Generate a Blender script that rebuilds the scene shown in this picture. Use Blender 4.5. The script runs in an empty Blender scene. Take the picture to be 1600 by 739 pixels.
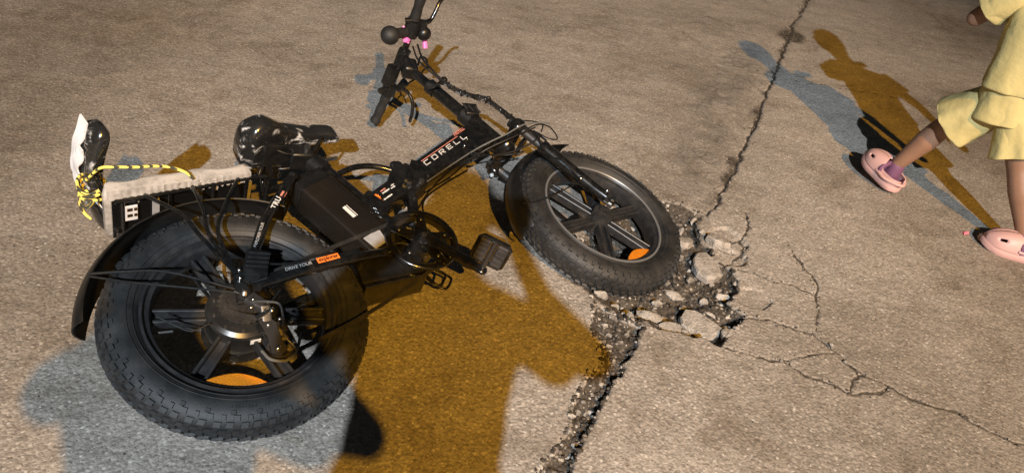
import bpy, math, random
import numpy as np
from mathutils import Vector, Matrix, Quaternion, noise as mnoise

random.seed(7)
scene = bpy.context.scene
COL = scene.collection

# ---------------------------------------------------------------- camera
CAM_H = 1.26945
cam_data = bpy.data.cameras.new('camera')
cam_data.sensor_width = 36.0
cam_data.lens = 25.19
cam_data.clip_start = 0.02
cam_data.clip_end = 400
cam = bpy.data.objects.new('camera', cam_data)
COL.objects.link(cam)
cam.matrix_world = Matrix((( 0.98627631, -0.16510311,  0.0,        0.0),
                           ( 0.09512449,  0.56824509, -0.81734255, 0.0),
                           ( 0.13494580,  0.80612560,  0.57615202, CAM_H),
                           ( 0, 0, 0, 1)))
scene.camera = cam

# ---------------------------------------------------------------- night sky
world = bpy.data.worlds.new('World')
scene.world = world
world.use_nodes = True
wn = world.node_tree
wn.nodes.clear()
sky = wn.nodes.new('ShaderNodeTexSky')
sky.sky_type = 'NISHITA'
sky.sun_disc = False
sky.sun_elevation = math.radians(1.0)
sky.sun_rotation = math.radians(180)
bgn = wn.nodes.new('ShaderNodeBackground')
bgn.inputs['Strength'].default_value = 0.05
won = wn.nodes.new('ShaderNodeOutputWorld')
wn.links.new(sky.outputs[0], bgn.inputs['Color'])
wn.links.new(bgn.outputs[0], won.inputs['Surface'])

# ---------------------------------------------------------------- the two street lights that cast the double shadows
def street_light(name, direction, dist, power, colour, radius, aim, cone):
    ld = bpy.data.lights.new(name, 'SPOT')
    ld.energy = power
    ld.color = colour
    ld.shadow_soft_size = radius
    ld.spot_size = math.radians(cone)
    ld.spot_blend = 1.0
    lo = bpy.data.objects.new(name, ld)
    lo.location = Vector((0, 0, CAM_H)) + Vector(direction).normalized() * dist
    lo.rotation_euler = (Vector(aim) - lo.location).to_track_quat('-Z', 'Y').to_euler()
    COL.objects.link(lo)
street_light('white_street_light', (0.0539, -0.8302, 0.5548), 10.0, 10200, (0.78, 0.89, 1.0), 0.065, (0.0, 3.1, 0), 39)
street_light('sodium_street_light', (0.3367, -0.7127, 0.6154), 12.0, 9900, (1.0, 0.50, 0.045), 0.08, (0.1, 3.0, 0), 37)

scene.view_settings.view_transform = 'Standard'
scene.view_settings.look = 'None'
scene.view_settings.exposure = 0.0
scene.view_settings.gamma = 1.0
scene.view_settings.use_curve_mapping = False
scene.cycles.use_denoising = True
scene.cycles.max_bounces = 6
scene.cycles.transparent_max_bounces = 12

# ================================================================ materials
def mat_new(name):
    m = bpy.data.materials.new(name)
    m.use_nodes = True
    nt = m.node_tree
    return m, nt, nt.nodes['Principled BSDF']
def nd(nt, t, **kw):
    n = nt.nodes.new(t)
    for k, v in kw.items():
        if k.startswith('i_'):
            n.inputs[k[2:].replace('_', ' ')].default_value = v
        else:
            setattr(n, k, v)
    return n
def lk(nt, a, b): nt.links.new(a, b)
def ramp(nt, fac, stops):
    r = nt.nodes.new('ShaderNodeValToRGB')
    el = r.color_ramp.elements
    while len(el) < len(stops): el.new(0.5)
    for e, (p, c) in zip(el, stops):
        e.position = p
        e.color = (c[0], c[1], c[2], 1) if len(c) == 3 else c
    lk(nt, fac, r.inputs[0])
    return r
def mixc(nt, fac, a, b, mode='MIX'):
    m = nt.nodes.new('ShaderNodeMix'); m.data_type = 'RGBA'; m.blend_type = mode
    for s, v in ((0, fac), (6, a), (7, b)):
        if hasattr(v, 'is_output'): lk(nt, v, m.inputs[s])
        elif s == 0: m.inputs[0].default_value = v
        else: m.inputs[s].default_value = (*v, 1)
    return m.outputs[2]
def math_n(nt, op, a, b=0.0, clamp=False):
    m = nt.nodes.new('ShaderNodeMath'); m.operation = op; m.use_clamp = clamp
    for i, v in enumerate((a, b)):
        if hasattr(v, 'is_output'): lk(nt, v, m.inputs[i])
        else: m.inputs[i].default_value = v
    return m.outputs[0]

def simple(name, col, rough=0.5, metal=0.0, coat=0.0, dust=0.0, dust_col=(0.16, 0.14, 0.115), scale=30.0, bump=0.0, bscale=200.0, rvar=0.12, spec=0.5):
    m, nt, b = mat_new(name)
    b.inputs['Metallic'].default_value = metal
    b.inputs['Coat Weight'].default_value = coat
    b.inputs['Coat Roughness'].default_value = 0.12
    b.inputs['Specular IOR Level'].default_value = spec
    tc = nd(nt, 'ShaderNodeTexCoord')
    n1 = nd(nt, 'ShaderNodeTexNoise', i_Scale=scale, i_Detail=6.0, i_Roughness=0.65)
    lk(nt, tc.outputs['Object'], n1.inputs['Vector'])
    d = ramp(nt, n1.outputs['Fac'], [(0.42, (0, 0, 0)), (0.75, (1, 1, 1))])
    f = math_n(nt, 'MULTIPLY', d.outputs[0], dust)
    lk(nt, mixc(nt, f, col, dust_col), b.inputs['Base Color'])
    r = math_n(nt, 'ADD', math_n(nt, 'MULTIPLY', n1.outputs['Fac'], rvar * 2), rough - rvar, True)
    lk(nt, r, b.inputs['Roughness'])
    if bump:
        n2 = nd(nt, 'ShaderNodeTexNoise', i_Scale=bscale, i_Detail=4.0)
        lk(nt, tc.outputs['Object'], n2.inputs['Vector'])
        bp = nd(nt, 'ShaderNodeBump', i_Strength=bump, i_Distance=0.002)
        lk(nt, n2.outputs['Fac'], bp.inputs['Height'])
        lk(nt, bp.outputs[0], b.inputs['Normal'])
    return m

M = {}
M['paint'] = simple('black gloss paint', (0.0045, 0.0045, 0.0045), 0.24, coat=0.5, dust=0.12, dust_col=(0.09, 0.08, 0.07), scale=55)
M['satin'] = simple('black satin plastic', (0.006, 0.006, 0.006), 0.38, dust=0.05)
M['rubber'] = simple('tyre rubber', (0.011, 0.011, 0.011), 0.62, dust=0.6, dust_col=(0.052, 0.047, 0.042), scale=17, bump=0.25, bscale=350)
M['rim'] = simple('grey black alloy', (0.016, 0.016, 0.017), 0.36, metal=0.0, dust=0.15)
M['rimlip'] = simple('worn rim lip', (0.17, 0.17, 0.17), 0.42, metal=0.3, dust=0.2)
M['hubmetal'] = simple('motor casing', (0.03, 0.03, 0.03), 0.32, metal=0.6, dust=0.2)
M['chrome'] = simple('bright steel', (0.55, 0.54, 0.52), 0.25, metal=1.0, dust=0.2)
M['steel'] = simple('dull steel', (0.16, 0.155, 0.15), 0.4, metal=0.9, dust=0.3)
M['chain'] = simple('oily chain steel', (0.045, 0.042, 0.04), 0.45, metal=0.6, dust=0.4)
M['grip'] = simple('rubber grip', (0.010, 0.010, 0.010), 0.62, dust=0.08, bump=0.3, bscale=500)
M['cable'] = simple('cable sheath', (0.006, 0.006, 0.006), 0.4, dust=0.06)
M['cable_grey'] = simple('grey cable sheath', (0.10, 0.10, 0.095), 0.4)
M['battery'] = simple('battery shell', (0.010, 0.008, 0.0065), 0.30, dust=0.25, dust_col=(0.03, 0.022, 0.016), scale=7)
M['whiteprint'] = simple('white print', (0.60, 0.59, 0.57), 0.5, rvar=0.05, dust=0.5, dust_col=(0.3, 0.29, 0.28), scale=90)
M['dimprint'] = simple('worn grey print', (0.30, 0.295, 0.285), 0.5, dust=0.5, dust_col=(0.1, 0.1, 0.1), scale=120)
M['redprint'] = simple('red print', (0.55, 0.20, 0.15), 0.5, rvar=0.05)
M['orangeprint'] = simple('orange print', (0.85, 0.20, 0.03), 0.45, rvar=0.05)
M['label'] = simple('paper label', (0.62, 0.61, 0.58), 0.6, dust=0.3, dust_col=(0.35, 0.34, 0.32), scale=90)
M['foil'] = simple('silver foil label', (0.42, 0.42, 0.43), 0.45, metal=0.3, dust=0.5, dust_col=(0.2, 0.2, 0.2), scale=60)
M['reflector'] = simple('amber reflector', (0.60, 0.19, 0.010), 0.25, coat=0.5, dust=0.5, dust_col=(0.30, 0.09, 0.01), scale=45, bump=1.0, bscale=300)
M['pink'] = simple('pink plastic', (0.85, 0.20, 0.52), 0.4)
M['vinyl'] = simple('black vinyl', (0.006, 0.006, 0.006), 0.22, coat=0.8, bump=0.15, bscale=40)
M['cushion'] = simple('pale film over foam', (0.46, 0.43, 0.40), 0.28, coat=0.6, dust=0.75, dust_col=(0.13, 0.12, 0.11), scale=26, bump=1.0, bscale=38)
M['foamwhite'] = simple('white foam sheet', (0.66, 0.645, 0.65), 0.55, dust=0.3, dust_col=(0.4, 0.39, 0.39), bump=0.3, bscale=60)
M['blacktext'] = simple('dark print', (0.02, 0.012, 0.006), 0.5)
M['lens'] = simple('led lens', (0.45, 0.6, 0.75), 0.08, metal=0.4, coat=1.0)

def film_material():
    m, nt, b = mat_new('crumpled clear film')
    tc = nd(nt, 'ShaderNodeTexCoord')
    n1 = nd(nt, 'ShaderNodeTexNoise', i_Scale=11.0, i_Detail=6.0, i_Roughness=0.62, i_Distortion=2.6)
    lk(nt, tc.outputs['Object'], n1.inputs['Vector'])
    n2 = nd(nt, 'ShaderNodeTexNoise', i_Scale=60.0, i_Detail=3.0, i_Distortion=1.0)
    lk(nt, tc.outputs['Object'], n2.inputs['Vector'])
    b.inputs['Base Color'].default_value = (0.62, 0.61, 0.60, 1)
    b.inputs['Roughness'].default_value = 0.13
    b.inputs['Coat Weight'].default_value = 0.6
    bp = nd(nt, 'ShaderNodeBump', i_Strength=0.8, i_Distance=0.005)
    h = math_n(nt, 'ADD', n1.outputs['Fac'], math_n(nt, 'MULTIPLY', n2.outputs['Fac'], 0.3))
    lk(nt, h, bp.inputs['Height'])
    lk(nt, bp.outputs[0], b.inputs['Normal'])
    tr = nd(nt, 'ShaderNodeBsdfTransparent')
    mx = nd(nt, 'ShaderNodeMixShader')
    fac = ramp(nt, n1.outputs['Fac'], [(0.55, (0.012, 0.012, 0.012)), (0.60, (0.18, 0.18, 0.18)), (0.655, (0.85, 0.85, 0.85))])
    lk(nt, fac.outputs[0], mx.inputs[0]); lk(nt, tr.outputs[0], mx.inputs[1]); lk(nt, b.outputs[0], mx.inputs[2])
    lk(nt, mx.outputs[0], nt.nodes['Material Output'].inputs['Surface'])
    return m
M['film'] = film_material()

def rope_material():
    m, nt, b = mat_new('yellow black rope')
    tc = nd(nt, 'ShaderNodeTexCoord')
    w = nd(nt, 'ShaderNodeTexWave', wave_type='BANDS', bands_direction='DIAGONAL', i_Scale=38.0, i_Distortion=1.0)
    lk(nt, tc.outputs['Object'], w.inputs['Vector'])
    r = ramp(nt, w.outputs['Fac'], [(0.60, (0.72, 0.60, 0.12)), (0.74, (0.03, 0.03, 0.02))])
    lk(nt, r.outputs[0], b.inputs['Base Color'])
    b.inputs['Roughness'].default_value = 0.75
    return m
M['rope'] = rope_material()

def skin_material():
    m, nt, b = mat_new('skin')
    tc = nd(nt, 'ShaderNodeTexCoord')
    n = nd(nt, 'ShaderNodeTexNoise', i_Scale=18.0, i_Detail=4.0)
    lk(nt, tc.outputs['Object'], n.inputs['Vector'])
    lk(nt, mixc(nt, n.outputs['Fac'], (0.19, 0.10, 0.060), (0.27, 0.15, 0.095)), b.inputs['Base Color'])
    b.inputs['Roughness'].default_value = 0.5
    b.inputs['Subsurface Weight'].default_value = 0.12
    b.inputs['Subsurface Radius'].default_value = (0.012, 0.005, 0.003)
    return m
M['skin'] = skin_material()
M['yellow'] = simple('yellow cotton', (0.50, 0.425, 0.19), 0.9, dust=0.45, dust_col=(0.40, 0.32, 0.12), scale=14, bump=1.0, bscale=48, spec=0.2)
M['clog'] = simple('pink foam', (0.50, 0.30, 0.275), 0.55, dust=0.15, dust_col=(0.45, 0.28, 0.24))
M['purple'] = simple('plum lining', (0.14, 0.055, 0.11), 0.7)
M['hair'] = simple('dark hair', (0.02, 0.013, 0.01), 0.5, bump=0.8, bscale=120)
M['greycloth'] = simple('grey cotton', (0.12, 0.12, 0.13), 0.85, bump=0.3, bscale=800)
M['navy'] = simple('navy cotton', (0.03, 0.035, 0.06), 0.85, bump=0.3, bscale=800)
M['eye'] = simple('eye', (0.04, 0.025, 0.015), 0.1)
M['scrap'] = simple('pink scrap', (0.75, 0.16, 0.22), 0.4)

def stone_material(name, c1, c2, dirt_or_light_falloff=0.5):
    m, nt, b = mat_new(name)
    tc = nd(nt, 'ShaderNodeTexCoord')
    n = nd(nt, 'ShaderNodeTexNoise', i_Scale=35.0, i_Detail=6.0, i_Roughness=0.7)
    lk(nt, tc.outputs['Object'], n.inputs['Vector'])
    n2 = nd(nt, 'ShaderNodeTexNoise', i_Scale=160.0, i_Detail=5.0)
    lk(nt, tc.outputs['Object'], n2.inputs['Vector'])
    oi = nd(nt, 'ShaderNodeObjectInfo')
    c = mixc(nt, oi.outputs['Random'], c1, c2)
    d = ramp(nt, n.outputs['Fac'], [(0.45, (0, 0, 0)), (0.62, (1, 1, 1))])
    c = mixc(nt, math_n(nt, 'MULTIPLY', d.outputs[0], dirt_or_light_falloff), c, (0.055, 0.043, 0.031))
    lk(nt, c, b.inputs['Base Color'])
    b.inputs['Roughness'].default_value = 0.8
    bp = nd(nt, 'ShaderNodeBump', i_Strength=0.9, i_Distance=0.005)
    lk(nt, n2.outputs['Fac'], bp.inputs['Height']); lk(nt, bp.outputs[0], b.inputs['Normal'])
    return m
M['stone'] = stone_material('limestone pebble', (0.42, 0.38, 0.33), (0.20, 0.18, 0.155), 0.75)
M['palestone'] = stone_material('pale limestone', (0.50, 0.455, 0.40), (0.36, 0.325, 0.285), 0.5)
M['chunk'] = stone_material('broken asphalt', (0.38, 0.34, 0.295), (0.30, 0.265, 0.23), 0.5)

def ground_material():
    m, nt, b = mat_new('worn asphalt')
    ge = nd(nt, 'ShaderNodeNewGeometry')
    pos = ge.outputs['Position']
    soil = nd(nt, 'ShaderNodeAttribute', attribute_name='soil').outputs['Fac']
    wear = nd(nt, 'ShaderNodeAttribute', attribute_name='wear').outputs['Fac']
    def noise(s, d=5.0, r=0.6, dist=0.0):
        n = nd(nt, 'ShaderNodeTexNoise', i_Scale=s, i_Detail=d, i_Roughness=r, i_Distortion=dist)
        lk(nt, pos, n.inputs['Vector']); return n.outputs['Fac']
    def voro(s, feat='F1', rnd=1.0):
        v = nd(nt, 'ShaderNodeTexVoronoi', feature=feat, i_Scale=s, i_Randomness=rnd)
        lk(nt, pos, v.inputs['Vector']); return v
    wob = nd(nt, 'ShaderNodeTexNoise', i_Scale=90.0, i_Detail=2.0)
    big = noise(1.1, 4.0); mid = noise(7.0, 6.0, 0.7); fine = noise(260.0, 4.0, 0.7); specks = noise(38.0, 5.0, 0.75)
    v1 = voro(88.0); v2 = voro(190.0)
    sep = nd(nt, 'ShaderNodeSeparateColor'); lk(nt, v1.outputs['Color'], sep.inputs[0])
    sep2 = nd(nt, 'ShaderNodeSeparateColor'); lk(nt, v2.outputs['Color'], sep2.inputs[0])
    # binder colour and aggregate
    base = ramp(nt, mid, [(0.30, (0.225, 0.198, 0.170)), (0.5, (0.275, 0.243, 0.210)), (0.72, (0.325, 0.290, 0.252))]).outputs[0]
    agg2 = ramp(nt, sep2.outputs[0], [(0.0, (0.10, 0.085, 0.07)), (0.3, (0.225, 0.198, 0.170)), (0.75, (0.35, 0.312, 0.27)), (1.0, (0.47, 0.425, 0.375))]).outputs[0]
    c = mixc(nt, 0.50, base, agg2)
    agg1 = ramp(nt, sep.outputs[0], [(0.0, (0.17, 0.145, 0.12)), (0.45, (0.30, 0.265, 0.23)), (0.8, (0.42, 0.375, 0.325)), (1.0, (0.50, 0.455, 0.40))]).outputs[0]
    inside = ramp(nt, v1.outputs['Distance'], [(0.25, (1, 1, 1)), (0.45, (0, 0, 0))]).outputs[0]
    sel = math_n(nt, 'MULTIPLY', math_n(nt, 'GREATER_THAN', sep.outputs[1], 0.45), inside)
    c = mixc(nt, math_n(nt, 'MULTIPLY', sel, 0.85), c, agg1)
    # pits and tar specks
    pit = ramp(nt, specks, [(0.30, (1, 1, 1)), (0.40, (0, 0, 0))]).outputs[0]
    c = mixc(nt, math_n(nt, 'MULTIPLY', pit, 0.55), c, (0.085, 0.070, 0.055))
    # broad stains
    st = ramp(nt, big, [(0.34, (0.74, 0.72, 0.69)), (0.52, (1, 1, 1)), (0.7, (1.12, 1.11, 1.09))]).outputs[0]
    c = mixc(nt, 1.0, c, st, 'MULTIPLY')
    st2 = ramp(nt, noise(3.2, 5.0, 0.7, 1.2), [(0.33, (0.62, 0.58, 0.53)), (0.47, (1, 1, 1))]).outputs[0]
    c = mixc(nt, 0.75, c, st2, 'MULTIPLY')
    mp = nd(nt, 'ShaderNodeMapping'); mp.inputs['Rotation'].default_value = (0, 0, math.radians(-38)); mp.inputs['Scale'].default_value = (0.9, 7.0, 1.0)
    lk(nt, pos, mp.inputs['Vector'])
    sn = nd(nt, 'ShaderNodeTexNoise', i_Scale=1.4, i_Detail=6.0, i_Roughness=0.7); lk(nt, mp.outputs[0], sn.inputs['Vector'])
    c = mixc(nt, 0.32, c, ramp(nt, sn.outputs['Fac'], [(0.36, (0.74, 0.72, 0.68)), (0.50, (1, 1, 1)), (0.66, (1.10, 1.09, 1.08))]).outputs[0], 'MULTIPLY')
    dk = ramp(nt, noise(17.0, 5.0, 0.8), [(0.30, (1, 1, 1)), (0.37, (0, 0, 0))]).outputs[0]
    c = mixc(nt, math_n(nt, 'MULTIPLY', dk, 0.5), c, (0.10, 0.085, 0.065))
    c = mixc(nt, math_n(nt, 'MULTIPLY', math_n(nt, 'GREATER_THAN', sep2.outputs[1], 0.988), 0.4), c, (0.70, 0.66, 0.60))  # glints of the stones painted in as pale albedo specks
    # polished tyre path, paler broken band by the joint
    c = mixc(nt, math_n(nt, 'MULTIPLY', wear, math_n(nt, 'MULTIPLY', ramp(nt, noise(30.0, 4, .7), [(0.45, (0, 0, 0)), (0.6, (1, 1, 1))]).outputs[0], 0.55)), c, (0.15, 0.13, 0.108))
    vc = voro(13.0, 'DISTANCE_TO_EDGE'); lk(nt, nd(nt, 'ShaderNodeTexCoord').outputs['Object'], vc.inputs['Vector'])
    craze = ramp(nt, vc.outputs['Distance'], [(0.010, (1, 1, 1)), (0.05, (0, 0, 0))]).outputs[0]
    wm = math_n(nt, 'MULTIPLY', wear, ramp(nt, noise(4.0, 3.0), [(0.42, (0, 0, 0)), (0.55, (1, 1, 1))]).outputs[0])
    c = mixc(nt, math_n(nt, 'MULTIPLY', wm, 0.38), c, (0.135, 0.122, 0.106))
    c = mixc(nt, math_n(nt, 'MULTIPLY', math_n(nt, 'MULTIPLY', craze, wm), 0.6), c, (0.07, 0.06, 0.05))
    dirt_or_light_falloff = nd(nt, 'ShaderNodeAttribute', attribute_name='dirt_or_light_falloff').outputs['Fac']  # falloff of the light toward the sides, multiplied into the road colour
    falloff_tint = ramp(nt, noise(11.0, 6.0, 0.75), [(0.34, (0.46, 0.41, 0.34)), (0.62, (0.74, 0.70, 0.64))]).outputs[0]
    c = mixc(nt, dirt_or_light_falloff, c, mixc(nt, 1.0, c, falloff_tint, 'MULTIPLY'))
    # soil
    soilc = ramp(nt, noise(55.0, 6.0, 0.75), [(0.30, (0.018, 0.014, 0.010)), (0.5, (0.055, 0.044, 0.032)), (0.72, (0.115, 0.094, 0.071))]).outputs[0]
    sg = ramp(nt, sep.outputs[2], [(0.55, (0.04, 0.032, 0.024)), (1.0, (0.30, 0.26, 0.215))]).outputs[0]
    soilc = mixc(nt, math_n(nt, 'MULTIPLY', math_n(nt, 'GREATER_THAN', sep.outputs[2], 0.62), inside), soilc, sg)
    sm = ramp(nt, math_n(nt, 'ADD', soil, math_n(nt, 'MULTIPLY', math_n(nt, 'SUBTRACT', mid, 0.5), 0.7)), [(0.38, (0, 0, 0)), (0.62, (1, 1, 1))]).outputs[0]
    c = mixc(nt, sm, c, soilc)
    lk(nt, c, b.inputs['Base Color'])
    glint = math_n(nt, 'GREATER_THAN', sep2.outputs[2], 0.90)
    rough = math_n(nt, 'SUBTRACT', 0.78, math_n(nt, 'MULTIPLY', glint, 0.42))
    lk(nt, rough, b.inputs['Roughness'])
    h1 = math_n(nt, 'MULTIPLY', ramp(nt, v1.outputs['Distance'], [(0.0, (1, 1, 1)), (0.6, (0, 0, 0))]).outputs[0], 0.9)
    h2 = math_n(nt, 'MULTIPLY', ramp(nt, v2.outputs['Distance'], [(0.0, (1, 1, 1)), (0.6, (0, 0, 0))]).outputs[0], 0.45)
    h = math_n(nt, 'ADD', math_n(nt, 'ADD', h1, h2), math_n(nt, 'ADD', math_n(nt, 'MULTIPLY', fine, 0.5), math_n(nt, 'MULTIPLY', specks, 0.35)))
    bp = nd(nt, 'ShaderNodeBump', i_Strength=0.5, i_Distance=0.0032)
    lk(nt, h, bp.inputs['Height']); lk(nt, bp.outputs[0], b.inputs['Normal'])
    return m
M['ground'] = ground_material()

# ================================================================ object helpers
def tag(o, label=None, cat=None, group=None, kind=None):
    if label: o['label'] = label
    if cat: o['category'] = cat
    if group: o['group'] = group
    if kind: o['kind'] = kind
    return o
def empty(name, mw):
    o = bpy.data.objects.new(name, None)
    o.empty_display_size = 0.1
    COL.objects.link(o)
    o.matrix_world = mw
    return o

class MB:
    def __init__(s): s.v = []; s.f = []
    def add(s, vs, fs):
        k = len(s.v)
        s.v += [tuple(p) for p in vs]
        s.f += [tuple(i + k for i in f) for f in fs]
        return s
    def rings(s, rings, caps=True, closed=False):
        n = len(rings[0]); m = len(rings)
        vs = [p for r in rings for p in r]; fs = []
        for i in range(m if closed else m - 1):
            j = (i + 1) % m
            for k in range(n):
                k2 = (k + 1) % n
                fs.append((i * n + k, i * n + k2, j * n + k2, j * n + k))
        if caps and not closed:
            fs.append(tuple(range(n))[::-1]); fs.append(tuple((m - 1) * n + k for k in range(n)))
        return s.add(vs, fs)
    def tube(s, path, r, n=10, caps=True, closed=False):
        P = [Vector(p) for p in path]; m = len(P)
        R = list(r) if hasattr(r, '__len__') else [r] * m
        rings = []; up = None
        for i in range(m):
            if closed: t = P[(i + 1) % m] - P[i - 1]
            else: t = P[min(i + 1, m - 1)] - P[max(i - 1, 0)]
            t.normalize()
            if up is None:
                up = Vector((0, 1, 0)) if abs(t.y) < 0.9 else Vector((1, 0, 0))
            a = (up - t * up.dot(t)).normalized(); b = t.cross(a); up = a
            rings.append([P[i] + (a * math.cos(q) + b * math.sin(q)) * R[i] for q in [2 * math.pi * k / n for k in range(n)]])
        return s.rings(rings, caps, closed)
    def curve(s, path, r, n=8, sub=6, **kw):
        return s.tube(spline(path, sub), r, n, **kw)
    def beam(s, p0, p1, a0, a1=None, e=0.28, n=20, side=(0, 1, 0)):
        # rounded-rectangle section; a = (width along side, height across)
        a1 = a1 or a0
        p0, p1 = Vector(p0), Vector(p1); t = (p1 - p0).normalized()
        y = Vector(side); y = (y - t * y.dot(t)).normalized(); z = t.cross(y)
        rings = []
        for p, a in ((p0, a0), (p1, a1)):
            ring = []
            for k in range(n):
                q = 2 * math.pi * (k + .5) / n; c, sn = math.cos(q), math.sin(q)
                ring.append(p + y * (a[0] / 2 * math.copysign(abs(c) ** e, c)) + z * (a[1] / 2 * math.copysign(abs(sn) ** e, sn)))
            rings.append(ring)
        return s.rings(rings)
    def box(s, c, d, R=None):
        c = Vector(c); vs = []
        for z in (-.5, .5):
            for x, y in ((-.5, -.5), (.5, -.5), (.5, .5), (-.5, .5)):
                p = Vector((x * d[0], y * d[1], z * d[2]))
                if R is not None: p = R @ p
                vs.append(c + p)
        return s.add(vs, [(0, 3, 2, 1), (4, 5, 6, 7), (0, 1, 5, 4), (1, 2, 6, 5), (2, 3, 7, 6), (3, 0, 4, 7)])
    def plate(s, poly, y0, y1):
        n = len(poly)
        vs = [(x, y0, z) for x, z in poly] + [(x, y1, z) for x, z in poly]
        fs = [tuple(range(n)), tuple(range(2 * n - 1, n - 1, -1))]
        for k in range(n): fs.append((k, k + n, (k + 1) % n + n, (k + 1) % n))
        return s.add(vs, fs)
    def lathe(s, prof, c=(0, 0), n=96, closed=False, a0=0.0, a1=None):
        full = a1 is None
        if full: angs = [2 * math.pi * k / n for k in range(n)]
        else: angs = [a0 + (a1 - a0) * k / (n - 1) for k in range(n)]
        m = len(prof)
        vs = [(c[0] + r * math.cos(a), y, c[1] + r * math.sin(a)) for a in angs for r, y in prof]
        fs = []
        for i in range(n if full else n - 1):
            j = (i + 1) % n
            for k in range(m if closed else m - 1):
                k2 = (k + 1) % m
                fs.append((i * m + k, j * m + k, j * m + k2, i * m + k2))
        if not full and closed:
            fs.append(tuple(range(m))); fs.append(tuple((n - 1) * m + k for k in range(m))[::-1])
        return s.add(vs, fs)
    def sphere(s, c, r, n=16, m=10, sc=(1, 1, 1), R=None):
        c = Vector(c); rings = []
        for i in range(1, m):
            th = math.pi * i / m; ring = []
            for k in range(n):
                p = Vector((sc[0] * r * math.sin(th) * math.cos(2 * math.pi * k / n), sc[1] * r * math.sin(th) * math.sin(2 * math.pi * k / n), sc[2] * r * math.cos(th)))
                if R is not None: p = R @ p
                ring.append(c + p)
            rings.append(ring)
        return s.rings(rings)
    def cyl(s, p0, p1, r, n=20, r1=None):
        return s.tube([p0, p1], [r, r if r1 is None else r1], n)
    def xf(s, fn):
        s.v = [tuple(fn(Vector(p))) for p in s.v]; return s
    def build(s, name, mat, parent=None, smooth=True, bevel=0.0, ang=38, label=None):
        me = bpy.data.meshes.new(name)
        me.from_pydata(s.v, [], s.f)
        me.validate()
        import bmesh
        bm = bmesh.new(); bm.from_mesh(me)
        bmesh.ops.recalc_face_normals(bm, faces=bm.faces[:])
        bm.to_mesh(me); bm.free()
        me.materials.append(mat if not isinstance(mat, str) else M[mat])
        if smooth:
            me.polygons.foreach_set('use_smooth', [True] * len(me.polygons))
            me.set_sharp_from_angle(angle=math.radians(ang))
        o = bpy.data.objects.new(name, me)
        COL.objects.link(o)
        if bevel:
            bv = o.modifiers.new('bevel', 'BEVEL'); bv.width = bevel; bv.segments = 2; bv.limit_method = 'ANGLE'
        if parent is not None:
            o.parent = parent
        if label: o['label'] = label
        return o

def spline(path, sub=6):
    P = [Vector(p) for p in path]
    if len(P) < 3: return P
    Q = [P[0] * 2 - P[1]] + P + [P[-1] * 2 - P[-2]]
    out = []
    for i in range(1, len(Q) - 2):
        a, b, c, d = Q[i - 1], Q[i], Q[i + 1], Q[i + 2]
        for k in range(sub):
            t = k / sub
            out.append(0.5 * ((2 * b) + (c - a) * t + (2 * a - 5 * b + 4 * c - d) * t * t + (3 * b - a - 3 * c + d) * t ** 3))
    out.append(P[-1])
    return out
def text_part(name, body, size, org, xdir, up, mat, parent, spacing=1.0, shear=0.0, ext=0.0004, xscale=1.0):
    cu = bpy.data.curves.new(name, 'FONT')
    cu.body = body; cu.size = size; cu.extrude = ext; cu.space_character = spacing; cu.shear = shear
    cu.offset = size * 0.012
    o = bpy.data.objects.new(name, cu); COL.objects.link(o)
    cu.materials.append(M[mat])
    x = Vector(xdir).normalized(); u = Vector(up); u = (u - x * u.dot(x)).normalized(); n = x.cross(u)
    me = bpy.data.meshes.new_from_object(o)
    bpy.data.objects.remove(o)
    o = bpy.data.objects.new(name, me); COL.objects.link(o)
    o.parent = parent
    o.matrix_local = Matrix(((x.x * xscale, u.x, n.x, org[0]), (x.y * xscale, u.y, n.y, org[1]), (x.z * xscale, u.z, n.z, org[2]), (0, 0, 0, 1)))
    return o

# ================================================================ bicycle pose
BIKE = Matrix((( 0.73831338, -0.24157699, -0.62970939, -0.56648222),
               ( 0.67189990,  0.18220873,  0.71787917,  1.14694582),
               (-0.05868455, -0.95312147,  0.29684270,  0.12105450),
               (0, 0, 0, 1)))
# steering geometry (bike frame: X forward, Y left, Z up, origin at rear hub)
STEER = 0.0885
Q0 = Vector((0.9659, 0, 0.3301)); HA = 1.2476
AX = Vector((-math.cos(HA), 0, math.sin(HA))); FW = Vector((math.sin(HA), 0, math.cos(HA)))
FHUB = Vector((1.1164, 0, -0.0039))
_qs = Quaternion(AX, STEER)
def S(p): return Q0 + _qs @ (Vector(p) - Q0)
def fp(a, f, y): return Q0 + AX * a + FW * f + Vector((0, y, 0))
TR, TC = 0.285, 0.235   # tyre outer radius, section centre

# ================================================================ ground
def poly_dist(px, py, pts, closed=False):
    d = np.full(px.shape, 1e9)
    n = len(pts)
    for i in range(n if closed else n - 1):
        ax_, ay_ = pts[i]; bx_, by_ = pts[(i + 1) % n]
        vx, vy = bx_ - ax_, by_ - ay_
        L2 = vx * vx + vy * vy + 1e-12
        t = np.clip(((px - ax_) * vx + (py - ay_) * vy) / L2, 0, 1)
        d = np.minimum(d, np.hypot(px - ax_ - t * vx, py - ay_ - t * vy))
    return d
def in_poly(px, py, pts):
    ins = np.zeros(px.shape, bool); n = len(pts); j = n - 1
    for i in range(n):
        xi, yi = pts[i]; xj, yj = pts[j]
        c = ((yi > py) != (yj > py)) & (px < (xj - xi) * (py - yi) / (yj - yi + 1e-12) + xi)
        ins ^= c; j = i
    return ins
def sstep(t): t = np.clip(t, 0, 1); return t * t * (3 - 2 * t)
rng = np.random.default_rng(5)
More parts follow.
